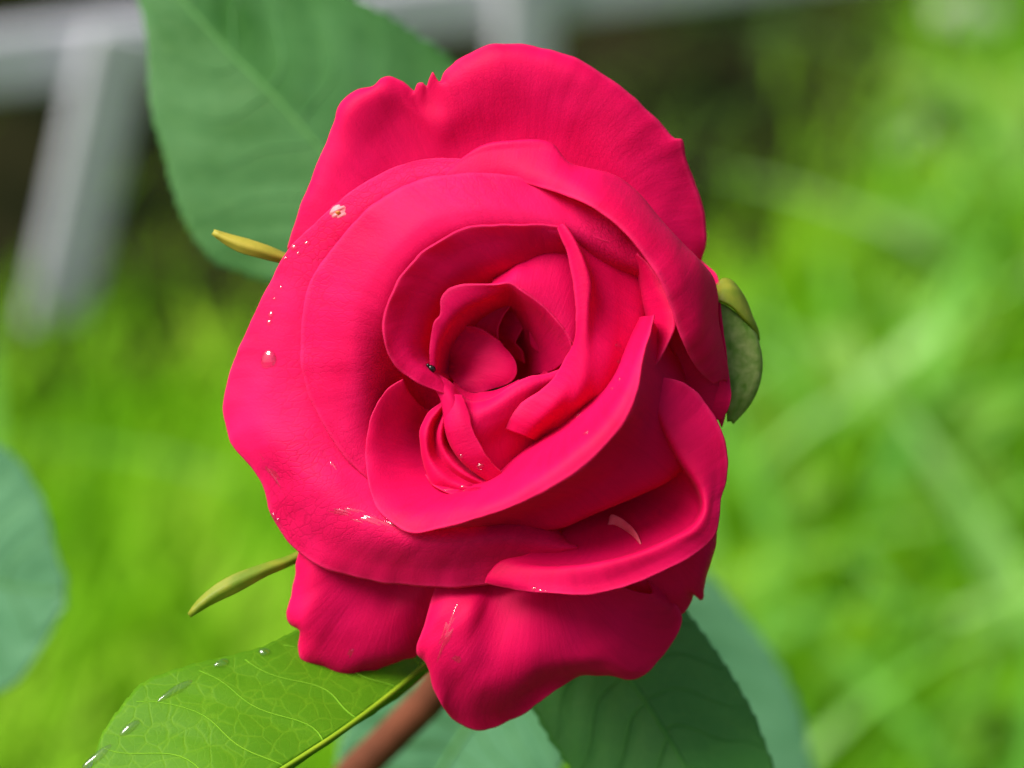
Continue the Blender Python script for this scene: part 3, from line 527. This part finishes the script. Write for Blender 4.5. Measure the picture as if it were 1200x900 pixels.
# --- leaves
def leaf(mid, wl, wr, mat, label, foldl=0.0, foldr=0.0, teeth=26, tooth=0.05, vein_mat=None, rib_mat=None, nt_=150, ns=40, veins=9, seed=0, curl=0.0, vw=0.00016, perp=None):
    """mid: midrib from the base to the tip (px, px, mm); wl/wr half widths in px; fold: mm of z per 100 px away from the midrib"""
    P = curve(mid, nt_); T = np.gradient(P[:, :2], axis=0); T /= np.linalg.norm(T, axis=1, keepdims=True)
    tt = np.linspace(0, 1, nt_)
    WL = np.interp(tt, np.linspace(0, 1, len(wl)), wl); WR = np.interp(tt, np.linspace(0, 1, len(wr)), wr)
    k = np.ones(9) / 9
    WL = np.convolve(np.pad(WL, 4, mode='edge'), k, 'valid'); WR = np.convolve(np.pad(WR, 4, mode='edge'), k, 'valid')
    saw = 1 - tooth * ((tt * teeth) % 1.0) ** 0.8 + tooth * .5
    S = np.linspace(-1, 1, ns); G = np.zeros((nt_, ns, 3))
    nx, ny = (-T[:, 1], T[:, 0]) if perp is None else (np.full(nt_, perp[0]), np.full(nt_, perp[1]))
    for j, s in enumerate(S):
        wd = (WL if s < 0 else WR) * (1 + (saw - 1) * max(0, (abs(s) - .8) / .2))
        fo = foldl if s < 0 else foldr
        bow = tt + 0.10 * abs(s) ** 1.5                     # veins sweep towards the tip
        G[:, j, 0] = P[:, 0] + nx * wd * s; G[:, j, 1] = P[:, 1] + ny * wd * s
        G[:, j, 2] = P[:, 2] + fo * wd * abs(s) / 100 + curl * wd * s * s / 100
    V = WA(G)
    nr = np.cross(np.gradient(V, axis=1), np.gradient(V, axis=0)); nr /= np.linalg.norm(nr, axis=2, keepdims=True) + 1e-12
    if np.mean(nr @ np.array(BK)) < 0: nr = -nr
    # quilting between the side veins
    ph = (tt[:, None] - 0.22 * np.abs(S)[None, :] ** 1.3) * veins
    q = 0.25 * np.abs(np.sin(ph * math.pi)) * np.minimum(1, np.abs(S)[None, :] * 4) * np.minimum(1, (1 - np.abs(S))[None, :] * 4 + .2)
    nz = np.array([[noise.noise(Vector(v) * 60 + Vector((seed, 0, 0))) for v in row] for row in V])
    V = V + nr * ((q + 0.8 * nz) * 1e-3)[..., None]
    o = link('leaf', grid_mesh('leaf', V), mat, plant, label=label)
    s_ = o.modifiers.new('thickness', 'SOLIDIFY'); s_.thickness = 0.0004; s_.offset = 0
    idx = np.arange(nt_ * ns).reshape(nt_, ns)
    surfaces.append((V.reshape(-1, 3), np.stack([idx[:-1, :-1], idx[:-1, 1:], idx[1:, 1:], idx[1:, :-1]], -1).reshape(-1, 4), o))
    def samp(t_, s_):
        fi = np.clip(t_, 0, 1) * (nt_ - 1); fj = (s_ + 1) / 2 * (ns - 1)
        i, j = int(min(fi, nt_ - 2)), int(min(fj, ns - 2)); a, b = fi - i, fj - j
        c = V[i, j] * (1-a)*(1-b) + V[i+1, j] * a*(1-b) + V[i, j+1] * (1-a)*b + V[i+1, j+1] * a*b
        return Vector(c) + Vector(nr[i, j]) * 0.00022
    tube('midrib', [samp(x, 0) for x in np.linspace(0, 1, 50)], list(np.linspace(0.0004, 0.0002, 50)), rib_mat or (M_VEIN_DARK if mat is M_LEAF_DARK else M_MIDRIB_PALE), o, seg=8)
    for kx in range(1, veins):
        for sd_ in (-1, 1):
            t0 = (kx + (0.25 if sd_ > 0 else 0)) / veins * .92; pts = []
            for u in np.linspace(0, 0.93, 18):
                x = t0 + 0.16 * u ** 1.3 + 0.012 * math.sin(u * 9 + kx * 2.1 + sd_)
                if x < .99: pts.append(samp(x, sd_ * u))
            if len(pts) > 4: tube('vein', pts, list(np.linspace(vw * 1.3, vw * .5, len(pts))), vein_mat or (M_VEIN if mat is M_LEAF_NEAR else M_VEIN_DARK if mat is M_LEAF_DARK else M_VEIN_SOFT), o, seg=6)
    return o, V

def petiole(pts, r=0.0011):
    P = [W(*q) if len(q) == 3 and not isinstance(q, Vector) else q for q in pts]
    n = 14; A = np.array([list(x) for x in P]); t_ = np.r_[0, np.cumsum(np.linalg.norm(np.diff(A, axis=0), axis=1))]
    Q = hermite(A, t_, np.linspace(0, t_[-1], n))
    return tube('petiole', [Vector(x) for x in Q], [r] * n, M_STEM_GREEN, plant, seg=10)

# upper left, soft blue green
leaf([(470,320,-86),(428,250,-86),(385,188,-86),(320,112,-86),(265,55,-87),(215,0,-88),(150,-75,-90),(90,-150,-94)],
     [8,138,182,180,155,116,58,24,10,2], [10,160,195,174,147,112,80,45,18,2], M_LEAF_TOP, 'large blue green serrated leaf behind the upper left petals', foldl=1, foldr=-9, seed=41, teeth=34, tooth=0.035)
petiole([(470,320,-86),(520,400,-74),(552,500,-48),(563,620,-53)])
# lower left, sharp, one half lit with its net of veins
leafN, VN = leaf([(520,760,-30),(490,787,-22),(450,820,-15),(400,857,-9),(345,893,-5),(270,940,-1),(180,1000,2),(80,1070,4)],
     [2,3,4,4,4,4,4,3,3,2], [30,108,124,127,136,158,176,150,80,4], M_LEAF_NEAR, 'sharp olive green leaf with netted veins under the lower left petal', foldl=-90, foldr=-5.0, seed=42, teeth=30, tooth=0.012,
     rib_mat=M_MIDRIB, veins=9, vw=0.0001, nt_=170, ns=60)
petiole([(520,760,-30),(545,735,-42),(549,700,-59.5)])
# lower right dark, and the pale one behind it
leaf([(640,640,-40),(690,720,-38),(735,790,-36),(775,850,-35),(810,910,-34),(850,990,-34),(890,1080,-36)],
     [6,78,98,102,100,90,60,3], [6,90,115,118,112,100,60,3], M_LEAF_DARK, 'dark glossy green leaf below the lower right petal', foldl=-2.5, foldr=-2.5, seed=43, teeth=24, tooth=0.03)
petiole([(640,640,-40),(610,610,-46),(566,600,-51)])
leaf([(650,630,-170),(725,720,-170),(785,790,-170),(830,850,-170),(862,920,-170),(900,1010,-172),(930,1090,-174)],
     [6,90,112,112,105,90,60,3], [6,70,78,76,70,60,40,3], M_LEAF_BLUE, 'pale blue green leaf blurred behind the dark lower right leaf', seed=44, foldl=1, foldr=1)
petiole([(650,630,-170),(610,610,-110),(563,620,-53)])
leaf([(600,760,-100),(570,820,-100),(530,880,-100),(490,950,-100),(440,1040,-102)],
     [6,110,140,140,110,4], [6,95,120,120,95,4], M_LEAF_BLUE, 'blue green leaf blurred behind the reddish stem', seed=45, foldl=1, foldr=1)
petiole([(600,760,-100),(590,720,-80),(549,700,-59.5)])
leaf([(-300,580,-130),(-230,605,-130),(-150,635,-130),(-70,664,-130),(0,684,-130),(50,692,-130),(78,694,-130)],
     [4,80,120,145,155,160,160,155,140,108,12], [4,80,120,145,158,165,166,160,143,110,12], M_LEAF_BLUE, 'rounded blue green leaf end blurred beyond the lower left sepal', seed=46, foldl=1, foldr=1, tooth=.02)
petiole([(-300,580,-130), (-400,700,-130), Vector((-0.11, 0.14, 0.40)), Vector((-0.085, 0.155, 0.26)), Vector((-0.06, 0.16, 0.16))], r=0.0014)

# ------------------------------------------------------------------ water on the petals
trees = [(BVHTree.FromPolygons([Vector(v) for v in V], [tuple(f) for f in q]), o) for V, q, o in surfaces]
camp = cam.matrix_world.translation
def hit(px, py):
    d = (W(px, py, 0) - camp).normalized(); best = None
    for tr, o in trees:
        loc, nrm, i, dist = tr.ray_cast(camp, d)
        if loc is not None and (best is None or dist < best[2]):
            if nrm.dot(d) > 0: nrm = -nrm
            best = (loc, nrm, dist, o)
    return best

m, t, p, out = material('water'); t.nodes.remove(p)
tr = N(t, 'ShaderNodeBsdfTransparent'); tr.inputs[0].default_value = (0.97, 0.95, 0.96, 1)
gl = N(t, 'ShaderNodeBsdfGlossy'); gl.inputs['Roughness'].default_value = 0.04
lw = N(t, 'ShaderNodeLayerWeight'); lw.inputs[0].default_value = 0.5
pw = N(t, 'ShaderNodeMath', operation='POWER'); t.links.new(lw.outputs['Facing'], pw.inputs[0]); pw.inputs[1].default_value = 3
fr = N(t, 'ShaderNodeMath', operation='MULTIPLY_ADD'); t.links.new(pw.outputs[0], fr.inputs[0]); fr.inputs[1].default_value = 0.5; fr.inputs[2].default_value = 0.09
ms = N(t, 'ShaderNodeMixShader'); t.links.new(fr.outputs[0], ms.inputs[0]); t.links.new(tr.outputs[0], ms.inputs[1]); t.links.new(gl.outputs[0], ms.inputs[2])
t.links.new(ms.outputs[0], out.inputs['Surface'])
WATER = m
def droplet(px, py, rx, ry, ang=0, hgt=0.55, label='', group='water drops on the petals', seed=0):
    h = hit(px, py)
    if not h: return
    loc, nrm, dist, o = h
    x = (RT - nrm * RT.dot(nrm)).normalized(); y = nrm.cross(x)
    c, s = math.cos(R(ang)), math.sin(R(ang)); X = x * c + y * s; Y = y * c - x * s
    V, Fc = [], []; nr_, ns_ = 7, 20
    for i in range(nr_ + 1):
        a = i / nr_ * math.pi / 2
        for k in range(ns_):
            b = 2 * math.pi * k / ns_
            wb = 1 + 0.10 * math.sin(2 * b + seed) + 0.06 * math.sin(3 * b + 2 * seed)
            rr_ = math.cos(a) * wb
            V.append(loc + X * (rx * 1e-4 * rr_ * math.cos(b)) + Y * (ry * 1e-4 * rr_ * math.sin(b)) + nrm * (hgt * min(rx, ry) * 1e-4 * math.sin(a) + 0.0001))
    for i in range(nr_):
        for k in range(ns_):
            Fc.append((i * ns_ + k, i * ns_ + (k + 1) % ns_, (i + 1) * ns_ + (k + 1) % ns_, (i + 1) * ns_ + k))
    Fc.append(tuple(range(ns_))[::-1])
    return link('water_drop', poly_mesh('water_drop', V, Fc), WATER, None, label=label, cat='water drop', group=group)

droplet(315, 421, 9, 13, -10, 0.5, 'largest clear water drop on the left outer petal', seed=1)
for k, (a, b, r) in enumerate([(318,369,4),(316,378,3.5),(345,290,4),(350,297,2.5),(360,285,3),(335,303,2.5),(322,350,2.2),(312,330,2),(330,337,1.8)]):
    droplet(a, b, r, r * 1.15, 20 * k, 0.6, 'tiny water bead just above the largest drop on the left outer petal' if k < 2 else 'tiny water bead beside the upper left sepal, on the left outer petal' if k < 6 else 'very tiny water bead midway between the sepal tip and the largest drop', seed=k)
for k, (a, b, r) in enumerate([(563,546,4.5),(541,534,2.5)]):
    droplet(a, b, r, r, 0, 0.6, 'tiny water bead in the folds below the heart', seed=k)
droplet(677, 487, 9, 7, -15, 0.35, 'flat water drop hanging on the swirling inner petal', seed=3)
droplet(688, 508, 3.5, 3.5, 0, 0.6, 'tiny water bead on the shaded face by the pale lip', seed=2)
droplet(724, 405, 5, 3, -10, 0.4, 'small oval water drop on the hollow inner right petal', seed=5)
for k, (a, b, r) in enumerate([(725,424,2.5),(727,445,2.5),(718,456,2)]):
    droplet(a, b, r, r, 0, 0.6, 'tiny water bead beside the pale folded lip', seed=k)
for k, (a, b, r) in enumerate([(626,690,3.5),(634,692,2.5),(640,693,2)]):
    droplet(a, b, r, r * .8, 0, 0.6, 'tiny water bead on the lower right curled lip', seed=k)
for k, (a, b, r) in enumerate([(321,604,4),(326,609,3)]):
    droplet(a, b, r, r, 30, 0.7, 'bright water bead on the rim above the lower left sepal', seed=k)


def film(name, px, py, rx, ry, ang, mat, lift=0.12, rough=0.10, seed=0, **kw):
    """a thin patch that follows the petal under it"""
    c, s_ = math.cos(R(ang)), math.sin(R(ang)); V = []; Fc = []; nr_, na = 9, 36
    for i in range(nr_):
        for k in range(na):
            b = 2 * math.pi * k / na; f = (i / (nr_ - 1)) * (1 + .35 * noise.noise(Vector((math.cos(b) * 1.7 + seed, math.sin(b) * 1.7, 0))))
            u, v = rx * f * math.cos(b), ry * f * math.sin(b); h = hit(px + u * c - v * s_, py + u * s_ + v * c)
            if not h: return
            q = h[0] * 1400
            V.append(h[0] + h[1] * ((lift * (1 - (i / (nr_ - 1)) ** 3) + .02 + rough * noise.noise(Vector((u * .05 + seed, v * .35, 0)))) * 1e-3))
    for i in range(nr_ - 1):
        for k in range(na): Fc.append((i*na + k, i*na + (k+1) % na, (i+1)*na + (k+1) % na, (i+1)*na + k))
    return link(name, poly_mesh(name, V, Fc), mat, **kw)
film('water_film', 428, 607, 48, 9, 17, WATER, rough=.16, seed=2, label='streaky wet film along the rolled rim of the left outer petal', cat='water film', group='wet films on the petals')
film('water_film', 318, 552, 22, 7, 55, WATER, rough=.14, seed=5, label='wet film on the outermost bend of the left outer petal', cat='water film', group='wet films on the petals')
film('water_film', 525, 740, 34, 8, 112, WATER, rough=.16, seed=8, label='streaky wet film down the folded side of the lower lobe petal', cat='water film', group='wet films on the petals')
film('water_film', 536, 772, 8, 6, 30, WATER, rough=.1, seed=14, label='small bright wet spot on the lower lobe petal', cat='water film', group='wet films on the petals')
film('water_film', 412, 766, 9, 4, 110, WATER, rough=.16, seed=17, label='small wet glint on the ragged lower petal', cat='water film', group='wet films on the petals')
film('water_film', 392, 545, 10, 4, 60, WATER, rough=.16, seed=19, label='small wet glint where two left petals meet', cat='water film', group='wet films on the petals')
film('water_film', 546, 574, 26, 5, -4, WATER, rough=.16, seed=11, label='wet film in the crumpled folds under the heart', cat='water film', group='wet films on the petals')
BLEM = plain('petal_scar', (0.62, 0.10, 0.14), (0.75, 0.22, 0.24), scale=700, rough=0.5, bump=0.0002)
film('petal_scar', 396, 248, 12, 9, -30, BLEM, lift=.25, rough=.25, seed=3, parent=flower, label='small pale pink scar on the left outer petal')
RUST = plain('rust_spot', (0.45, 0.10, 0.02), (0.6, 0.22, 0.03), scale=900, rough=0.5)
film('rust_spot', 397, 250, 3.6, 3.2, 0, RUST, lift=.42, rough=.2, seed=4, parent=flower, label='tiny orange spot in the middle of the pale scar')
PALE = plain('pale_highlight_sliver', (0.66, 0.05, 0.11), (0.75, 0.13, 0.18), scale=600, rough=0.4)  # pale highlight in the lower right pocket, painted as a curled sliver
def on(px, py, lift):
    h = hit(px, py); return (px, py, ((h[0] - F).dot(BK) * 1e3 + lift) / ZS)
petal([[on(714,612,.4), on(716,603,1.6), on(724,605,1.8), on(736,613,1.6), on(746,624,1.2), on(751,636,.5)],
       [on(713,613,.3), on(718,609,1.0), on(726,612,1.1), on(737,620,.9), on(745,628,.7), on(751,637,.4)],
       [on(712,615,.1), on(719,615,.2), on(727,618,.2), on(738,625,.2), on(745,631,.2), on(751,638,.1)]], 30, 10, 0, 0, 0, ruffle=0, mat=PALE, label='pale curled sliver standing for a highlight inside the lower right petal')

for k, (a, b, l_) in enumerate([(112,884,22),(150,850,14),(204,806,24),(256,772,10),(300,749,8)]):
    while not hit(a, b) and b < 920: a += 1.5; b += 2.5
    droplet(a + 2, b + 4, l_, 6, 38, 0.9, 'long clear water drop on the rim of the netted olive leaf', group='water drops on the leaf rim', seed=k)

# tiny insect
h = hit(504, 434)
if h:
    loc, nrm = h[0], h[1]
    x = (RT - nrm * RT.dot(nrm)).normalized(); y = nrm.cross(x); V, Fc = [], []
    def blob(c, rx, ry, rz):
        b0 = len(V)
        for i in range(9):
            a = -math.pi / 2 + math.pi * i / 8
            for k in range(12):
                b = 2 * math.pi * k / 12
                V.append(c + x * (rx * math.cos(a) * math.cos(b)) + y * (ry * math.cos(a) * math.sin(b)) + nrm * (rz * math.sin(a)))
        for i in range(8):
            for k in range(12): Fc.append((b0 + i*12 + k, b0 + i*12 + (k+1) % 12, b0 + (i+1)*12 + (k+1) % 12, b0 + (i+1)*12 + k))
    blob(loc + nrm * .0003, .00055, .0004, .0004); blob(loc + nrm * .0003 - x * .00062, .00025, .00025, .00022)
    m, t, p, out = material('beetle_black'); p.inputs['Base Color'].default_value = (0.01, 0.008, 0.006, 1); p.inputs['Roughness'].default_value = 0.15
    link('insect', poly_mesh('insect', V, Fc), m, None, label='tiny shiny black insect on the rim left of the heart', cat='insect')

# ------------------------------------------------------------------ grass
def rays_to_ground(px, py, z=0.0):
    d = W(px, py, 0) - camp; s = (z - camp.z) / d.z; return camp + d * s

def blades(name, pts, hts, wid, lean, mat, label, cat, seg=3, kind='stuff', cols=None):
    n = len(pts); az = rng.uniform(0, 2 * math.pi, n); ln = rng.uniform(*lean, n) * hts
    side = np.stack([-np.sin(az), np.cos(az), np.zeros(n)], 1); fw = np.stack([np.cos(az), np.sin(az), np.zeros(n)], 1)
    wd = rng.uniform(*wid, n) / 2; V = np.zeros((n, seg + 1, 2, 3))
    for i in range(seg + 1):
        a = i / seg; c = pts + fw * (ln * a ** 2)[:, None]; c[:, 2] += hts * (a - 0.25 * a * a * ln / hts)
        ww = wd * (1 - a ** 1.8 * .92)
        V[:, i, 0] = c - side * ww[:, None]; V[:, i, 1] = c + side * ww[:, None]
    b = (np.arange(n) * (seg + 1) * 2)[:, None, None]; i = np.arange(seg)[None, :, None] * 2
    q = (b + i + np.array([0, 1, 3, 2])[None, None, :]).reshape(-1, 4)
    me = bpy.data.meshes.new(name); me.vertices.add(V.size // 3); me.vertices.foreach_set('co', V.reshape(-1).astype(np.float32))
    me.loops.add(q.size); me.loops.foreach_set('vertex_index', q.reshape(-1).astype(np.int32))
    me.polygons.add(len(q)); me.polygons.foreach_set('loop_start', np.arange(0, q.size, 4, dtype=np.int32)); me.update(calc_edges=True)
    at = me.attributes.new('tint', 'FLOAT', 'POINT')
    tint = np.repeat(rng.uniform(0, 1, n), (seg + 1) * 2).astype(np.float32); at.data.foreach_set('value', tint)
    me.polygons.foreach_set('use_smooth', np.ones(len(q), bool))
    return link(name, me, mat, None, label=label, cat=cat, kind=kind)

def grass_material(name, stops, tcol, trans=0.35, rough=0.45):
    m, t, p, out = material(name); L = t.links.new
    at = N(t, 'ShaderNodeAttribute', attribute_name='tint'); tc = N(t, 'ShaderNodeTexCoord')
    n1 = N(t, 'ShaderNodeTexNoise'); n1.inputs['Scale'].default_value = 8; n1.inputs['Detail'].default_value = 3; L(tc.outputs['Object'], n1.inputs['Vector'])
    mm = N(t, 'ShaderNodeMath', operation='MULTIPLY_ADD'); L(at.outputs['Fac'], mm.inputs[0]); mm.inputs[1].default_value = 0.3
    m2 = N(t, 'ShaderNodeMapRange'); m2.inputs[1].default_value = .36; m2.inputs[2].default_value = .64; m2.inputs[4].default_value = 0.7; L(n1.outputs['Fac'], m2.inputs[0])
    L(m2.outputs[0], mm.inputs[2]); r1 = ramp(t, stops); L(mm.outputs[0], r1.inputs[0]); L(r1.outputs[0], p.inputs['Base Color'])
    p.inputs['Roughness'].default_value = rough; p.inputs['Specular IOR Level'].default_value = 0.12
    tr = N(t, 'ShaderNodeBsdfTranslucent'); tr.inputs['Color'].default_value = (*tcol, 1)
    ms = N(t, 'ShaderNodeMixShader'); ms.inputs[0].default_value = trans
    L(p.outputs[0], ms.inputs[1]); L(tr.outputs[0], ms.inputs[2]); L(ms.outputs[0], out.inputs['Surface'])
    return m
GRASS = grass_material('grass_blades', [(0.0, (0.07, 0.24, 0.003)), (0.5, (0.18, 0.44, 0.006)), (1.0, (0.36, 0.58, 0.04))], (0.32, 0.65, 0.006), trans=0.4, rough=0.6)


def to_px(P):
    d = P - np.array(camp); zc = d @ np.array(fwd)
    return 600 + (d @ np.array(RT)) / zc * D * 1e4, 450 - (d @ np.array(UP)) / zc * D * 1e4

# lawn: it ends in a wavy edge where a bare, shaded bed begins
n = 60000
gy = rng.uniform(0.30, 3.0, n); gx_ = rng.uniform(-1, 1, n) * (0.6 + gy * .28)
P0 = np.stack([gx_, gy, np.full(n, -0.01)], 1)
ex = np.array([-1.5, -0.42, -0.27, -0.15, 0.0, 0.12, 0.20, 0.32, 0.45, 1.5]); ey = np.array([1.16, 1.18, 1.22, 1.28, 1.32, 1.38, 1.48, 1.75, 2.4, 2.6])
keep = gy + rng.normal(0, 0.13, n) < np.interp(gx_, ex, ey)
P0 = P0[keep]; n = len(P0)
blades('grass', P0, rng.uniform(0.04, 0.105, n), (0.004, 0.009), (0.2, 1.0), GRASS, 'bright yellow green lawn grass blurred behind the rose', 'grass')
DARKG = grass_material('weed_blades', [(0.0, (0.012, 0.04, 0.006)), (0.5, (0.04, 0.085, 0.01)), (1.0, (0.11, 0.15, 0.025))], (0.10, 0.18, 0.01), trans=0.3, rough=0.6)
WIDE = grass_material('wide_blades', [(0.0, (0.07, 0.25, 0.025)), (0.5, (0.19, 0.46, 0.07)), (1.0, (0.40, 0.62, 0.24))], (0.35, 0.68, 0.03), trans=0.4, rough=0.5)
n = 1700
gy = rng.uniform(0.6, 2.6, n); gx_ = rng.uniform(-1, 1, n) * (0.6 + gy * .28)
keep = (gy + rng.normal(0, 0.07, n) < np.interp(gx_, ex, ey) - .22) & (rng.uniform(0, 1, n) < np.where(gx_ > 0.05, 1.0, 0.08)) & ((gx_ > 0.05) | (gy > 0.95))
P0 = np.stack([gx_, gy, np.full(n, -0.01)], 1)[keep]; n = len(P0)
blades('grass', P0, rng.uniform(0.10, 0.20, n), (0.010, 0.024), (0.5, 1.3), WIDE, 'broad pale grass blades arching over the shorter lawn', 'grass', seg=6)
n = 9000
gy = rng.uniform(1.45, 4.2, n); gx_ = rng.uniform(-1.6, 1.6, n)
keep = (gy > np.interp(gx_, ex, ey) - .08) & (rng.uniform(0, 1, n) < 0.10 + 0.6 * (gx_ > .1))
P0 = np.stack([gx_, gy, np.full(n, -0.01)], 1)[keep]; n = len(P0)
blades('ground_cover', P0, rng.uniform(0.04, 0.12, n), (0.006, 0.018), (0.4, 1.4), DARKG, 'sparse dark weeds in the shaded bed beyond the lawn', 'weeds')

# bare bed, a thin sheet over the ground, hedge shade put into its colour
BED = plain('bare_soil_hedge_shade', (0.002, 0.005, 0.002), (0.020, 0.019, 0.008), scale=7, rough=1.0, spec=0.0)
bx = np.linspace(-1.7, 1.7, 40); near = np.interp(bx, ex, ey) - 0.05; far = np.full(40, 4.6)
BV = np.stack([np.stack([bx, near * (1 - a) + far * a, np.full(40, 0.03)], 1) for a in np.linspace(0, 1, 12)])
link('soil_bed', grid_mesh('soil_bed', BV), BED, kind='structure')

# low weathered fence
WOODM, t, p, out = material('weathered_wood'); L = t.links.new
tc = N(t, 'ShaderNodeTexCoord'); mp = N(t, 'ShaderNodeMapping'); mp.inputs['Scale'].default_value = (6, 60, 60); L(tc.outputs['Object'], mp.inputs['Vector'])
n1 = N(t, 'ShaderNodeTexNoise'); n1.inputs['Scale'].default_value = 3; n1.inputs['Detail'].default_value = 6; L(mp.outputs[0], n1.inputs['Vector'])
r1 = ramp(t, [(0.3, (0.36, 0.37, 0.42)), (0.7, (0.56, 0.57, 0.62))]); L(n1.outputs['Fac'], r1.inputs[0]); L(r1.outputs[0], p.inputs['Base Color']); p.inputs['Roughness'].default_value = 0.8
def board(name, a, b, wdt, thk, parent, face):
    """bevelled board from a to b"""
    ax = (b - a).normalized(); sd_ = ax.cross(face).normalized(); fc = sd_.cross(ax).normalized(); V = []; c = 0.004
    prof = [(-wdt/2 + c, -thk/2), (wdt/2 - c, -thk/2), (wdt/2, -thk/2 + c), (wdt/2, thk/2 - c), (wdt/2 - c, thk/2), (-wdt/2 + c, thk/2), (-wdt/2, thk/2 - c), (-wdt/2, -thk/2 + c)]
    for e_ in (a, a.lerp(b, .33), a.lerp(b, .66), b):
        for u, v in prof: V.append(e_ + sd_ * u + fc * v)
    Fc = [(i*8 + k, i*8 + (k+1) % 8, (i+1)*8 + (k+1) % 8, (i+1)*8 + k) for i in range(3) for k in range(8)] + [tuple(range(8))[::-1], tuple(24 + k for k in range(8))]
    return link(name, poly_mesh(name, V, Fc, False), WOODM, parent)
RZ = 0.205
ra = rays_to_ground(80, 62, RZ); rb = rays_to_ground(600, -4, RZ); rd = (rb - ra).normalized(); face = rd.cross(Vector((0, 0, 1))).normalized()
fence = link('garden_fence', None, None, label='low weathered grey wooden fence with a leaning post behind the lawn', cat='fence')
fence.location = (ra.x, ra.y, 0); bpy.context.view_layer.update()
board('rail', ra - rd * .5, rb + rd * .9, 0.043, 0.014, fence, face)
pa = rays_to_ground(125, 62, RZ); pb = rays_to_ground(48, 415, 0.0)
d = pa - pb; off = face * (0.0145 if face.y < 0 else -0.0145)
board('post', pb - d * .15 + off, pa + d * .10 + off, 0.043, 0.014, fence, face)
for k in (0.0, 0.52, 1.05):
    c = rays_to_ground(605, -4, RZ) + rd * k
    board('post', Vector((c.x, c.y, -0.05)) + off, Vector((c.x, c.y, RZ + 0.03)) + off, 0.043, 0.014, fence, face)
board('post', Vector((ra.x, ra.y, -0.05)) - rd * .42 + off, Vector((ra.x, ra.y, RZ + .03)) - rd * .42 + off, 0.043, 0.014, fence, face)

# strap-leaved clumps in the lawn at the right
STRAP = grass_material('strap_leaves', [(0.0, (0.12, 0.27, 0.02)), (0.5, (0.19, 0.37, 0.05)), (1.0, (0.26, 0.45, 0.11))], (0.3, 0.55, 0.04), trans=0.35, rough=0.4)
def clump(px, py, nl, ln, label, seed):
    r_ = np.random.default_rng(seed); c = rays_to_ground(px, py, 0.0)
    root = link('strap_leaf_plant', None, None, label=label, cat='plant', group='strap-leaved plants in the lawn'); root.location = c; bpy.context.view_layer.update()
    for k in range(nl):
        az = 2 * math.pi * k / nl + r_.uniform(-.3, .3); l_ = ln * r_.uniform(.7, 1.2); up = r_.uniform(.75, 1.25); wd = r_.uniform(.010, .017)
        fw_ = np.array([math.cos(az), math.sin(az), 0]); sd_ = np.array([-math.sin(az), math.cos(az), 0]); G = np.zeros((14, 5, 3))
        for i in range(14):
            a = i / 13; th = up - a * 1.7 * r_.uniform(.98, 1.02)
            cc = np.array(c) + fw_ * (0.012 + l_ * a * .72) + np.array([0, 0, -0.008 + l_ * (1.25 * up * a - 1.15 * a * a)])
            w_ = wd * (0.55 + 1.2 * a - 1.72 * a ** 3)
            for j in range(5):
                s_ = (j - 2) / 2; G[i, j] = cc + sd_ * (w_ * s_) + np.array([0, 0, .35 * w_ * abs(s_)])
        me = grid_mesh('leaf', G); at = me.attributes.new('tint', 'FLOAT', 'POINT'); at.data.foreach_set('value', np.full(70, r_.uniform(0, 1), np.float32))
        o = link('leaf', me, STRAP, root)
        sm = o.modifiers.new('thickness', 'SOLIDIFY'); sm.thickness = 0.0008
clump(1010, 600, 16, 0.15, 'strap-leaved plant arching over the lawn level with the lower petals', 1)
clump(1190, 420, 16, 0.17, 'strap-leaved plant in the lawn level with the sepal', 2)
clump(1130, 860, 14, 0.13, 'strap-leaved plant in the lawn closest to the lower right leaf', 3)
clump(1180, 200, 16, 0.17, 'pale strap-leaved plant at the far edge of the lawn by the stones', 4)

STONE = plain('pale_stone', (0.26, 0.30, 0.22), (0.40, 0.43, 0.34), scale=40, rough=0.8, bump=0.002)
def stone(px, py, r_, label, seed):
    c = rays_to_ground(px, py, 0.02); V, Fc = [], []
    for i in range(13):
        a = -math.pi / 2 + math.pi * i / 12
        for k in range(20):
            b = 2 * math.pi * k / 20; q = Vector((math.cos(a) * math.cos(b), math.cos(a) * math.sin(b), .7 * math.sin(a)))
            V.append(c + Vector((0, 0, r_ * .45)) + q * r_ * (1 + .22 * noise.noise(q * 1.6 + Vector((seed, 0, 0)))))
    for i in range(12):
        for k in range(20): Fc.append((i*20 + k, i*20 + (k+1) % 20, (i+1)*20 + (k+1) % 20, (i+1)*20 + k))
    link('stone', poly_mesh('stone', V, Fc), STONE, None, label=label, cat='stone', group='pale stones in the bed')
stone(1130, 45, 0.036, 'pale grey stone in the bed beyond the lawn, the brighter one', 1)
stone(1085, 185, 0.026, 'small pale grey stone at the edge of the lawn', 5)
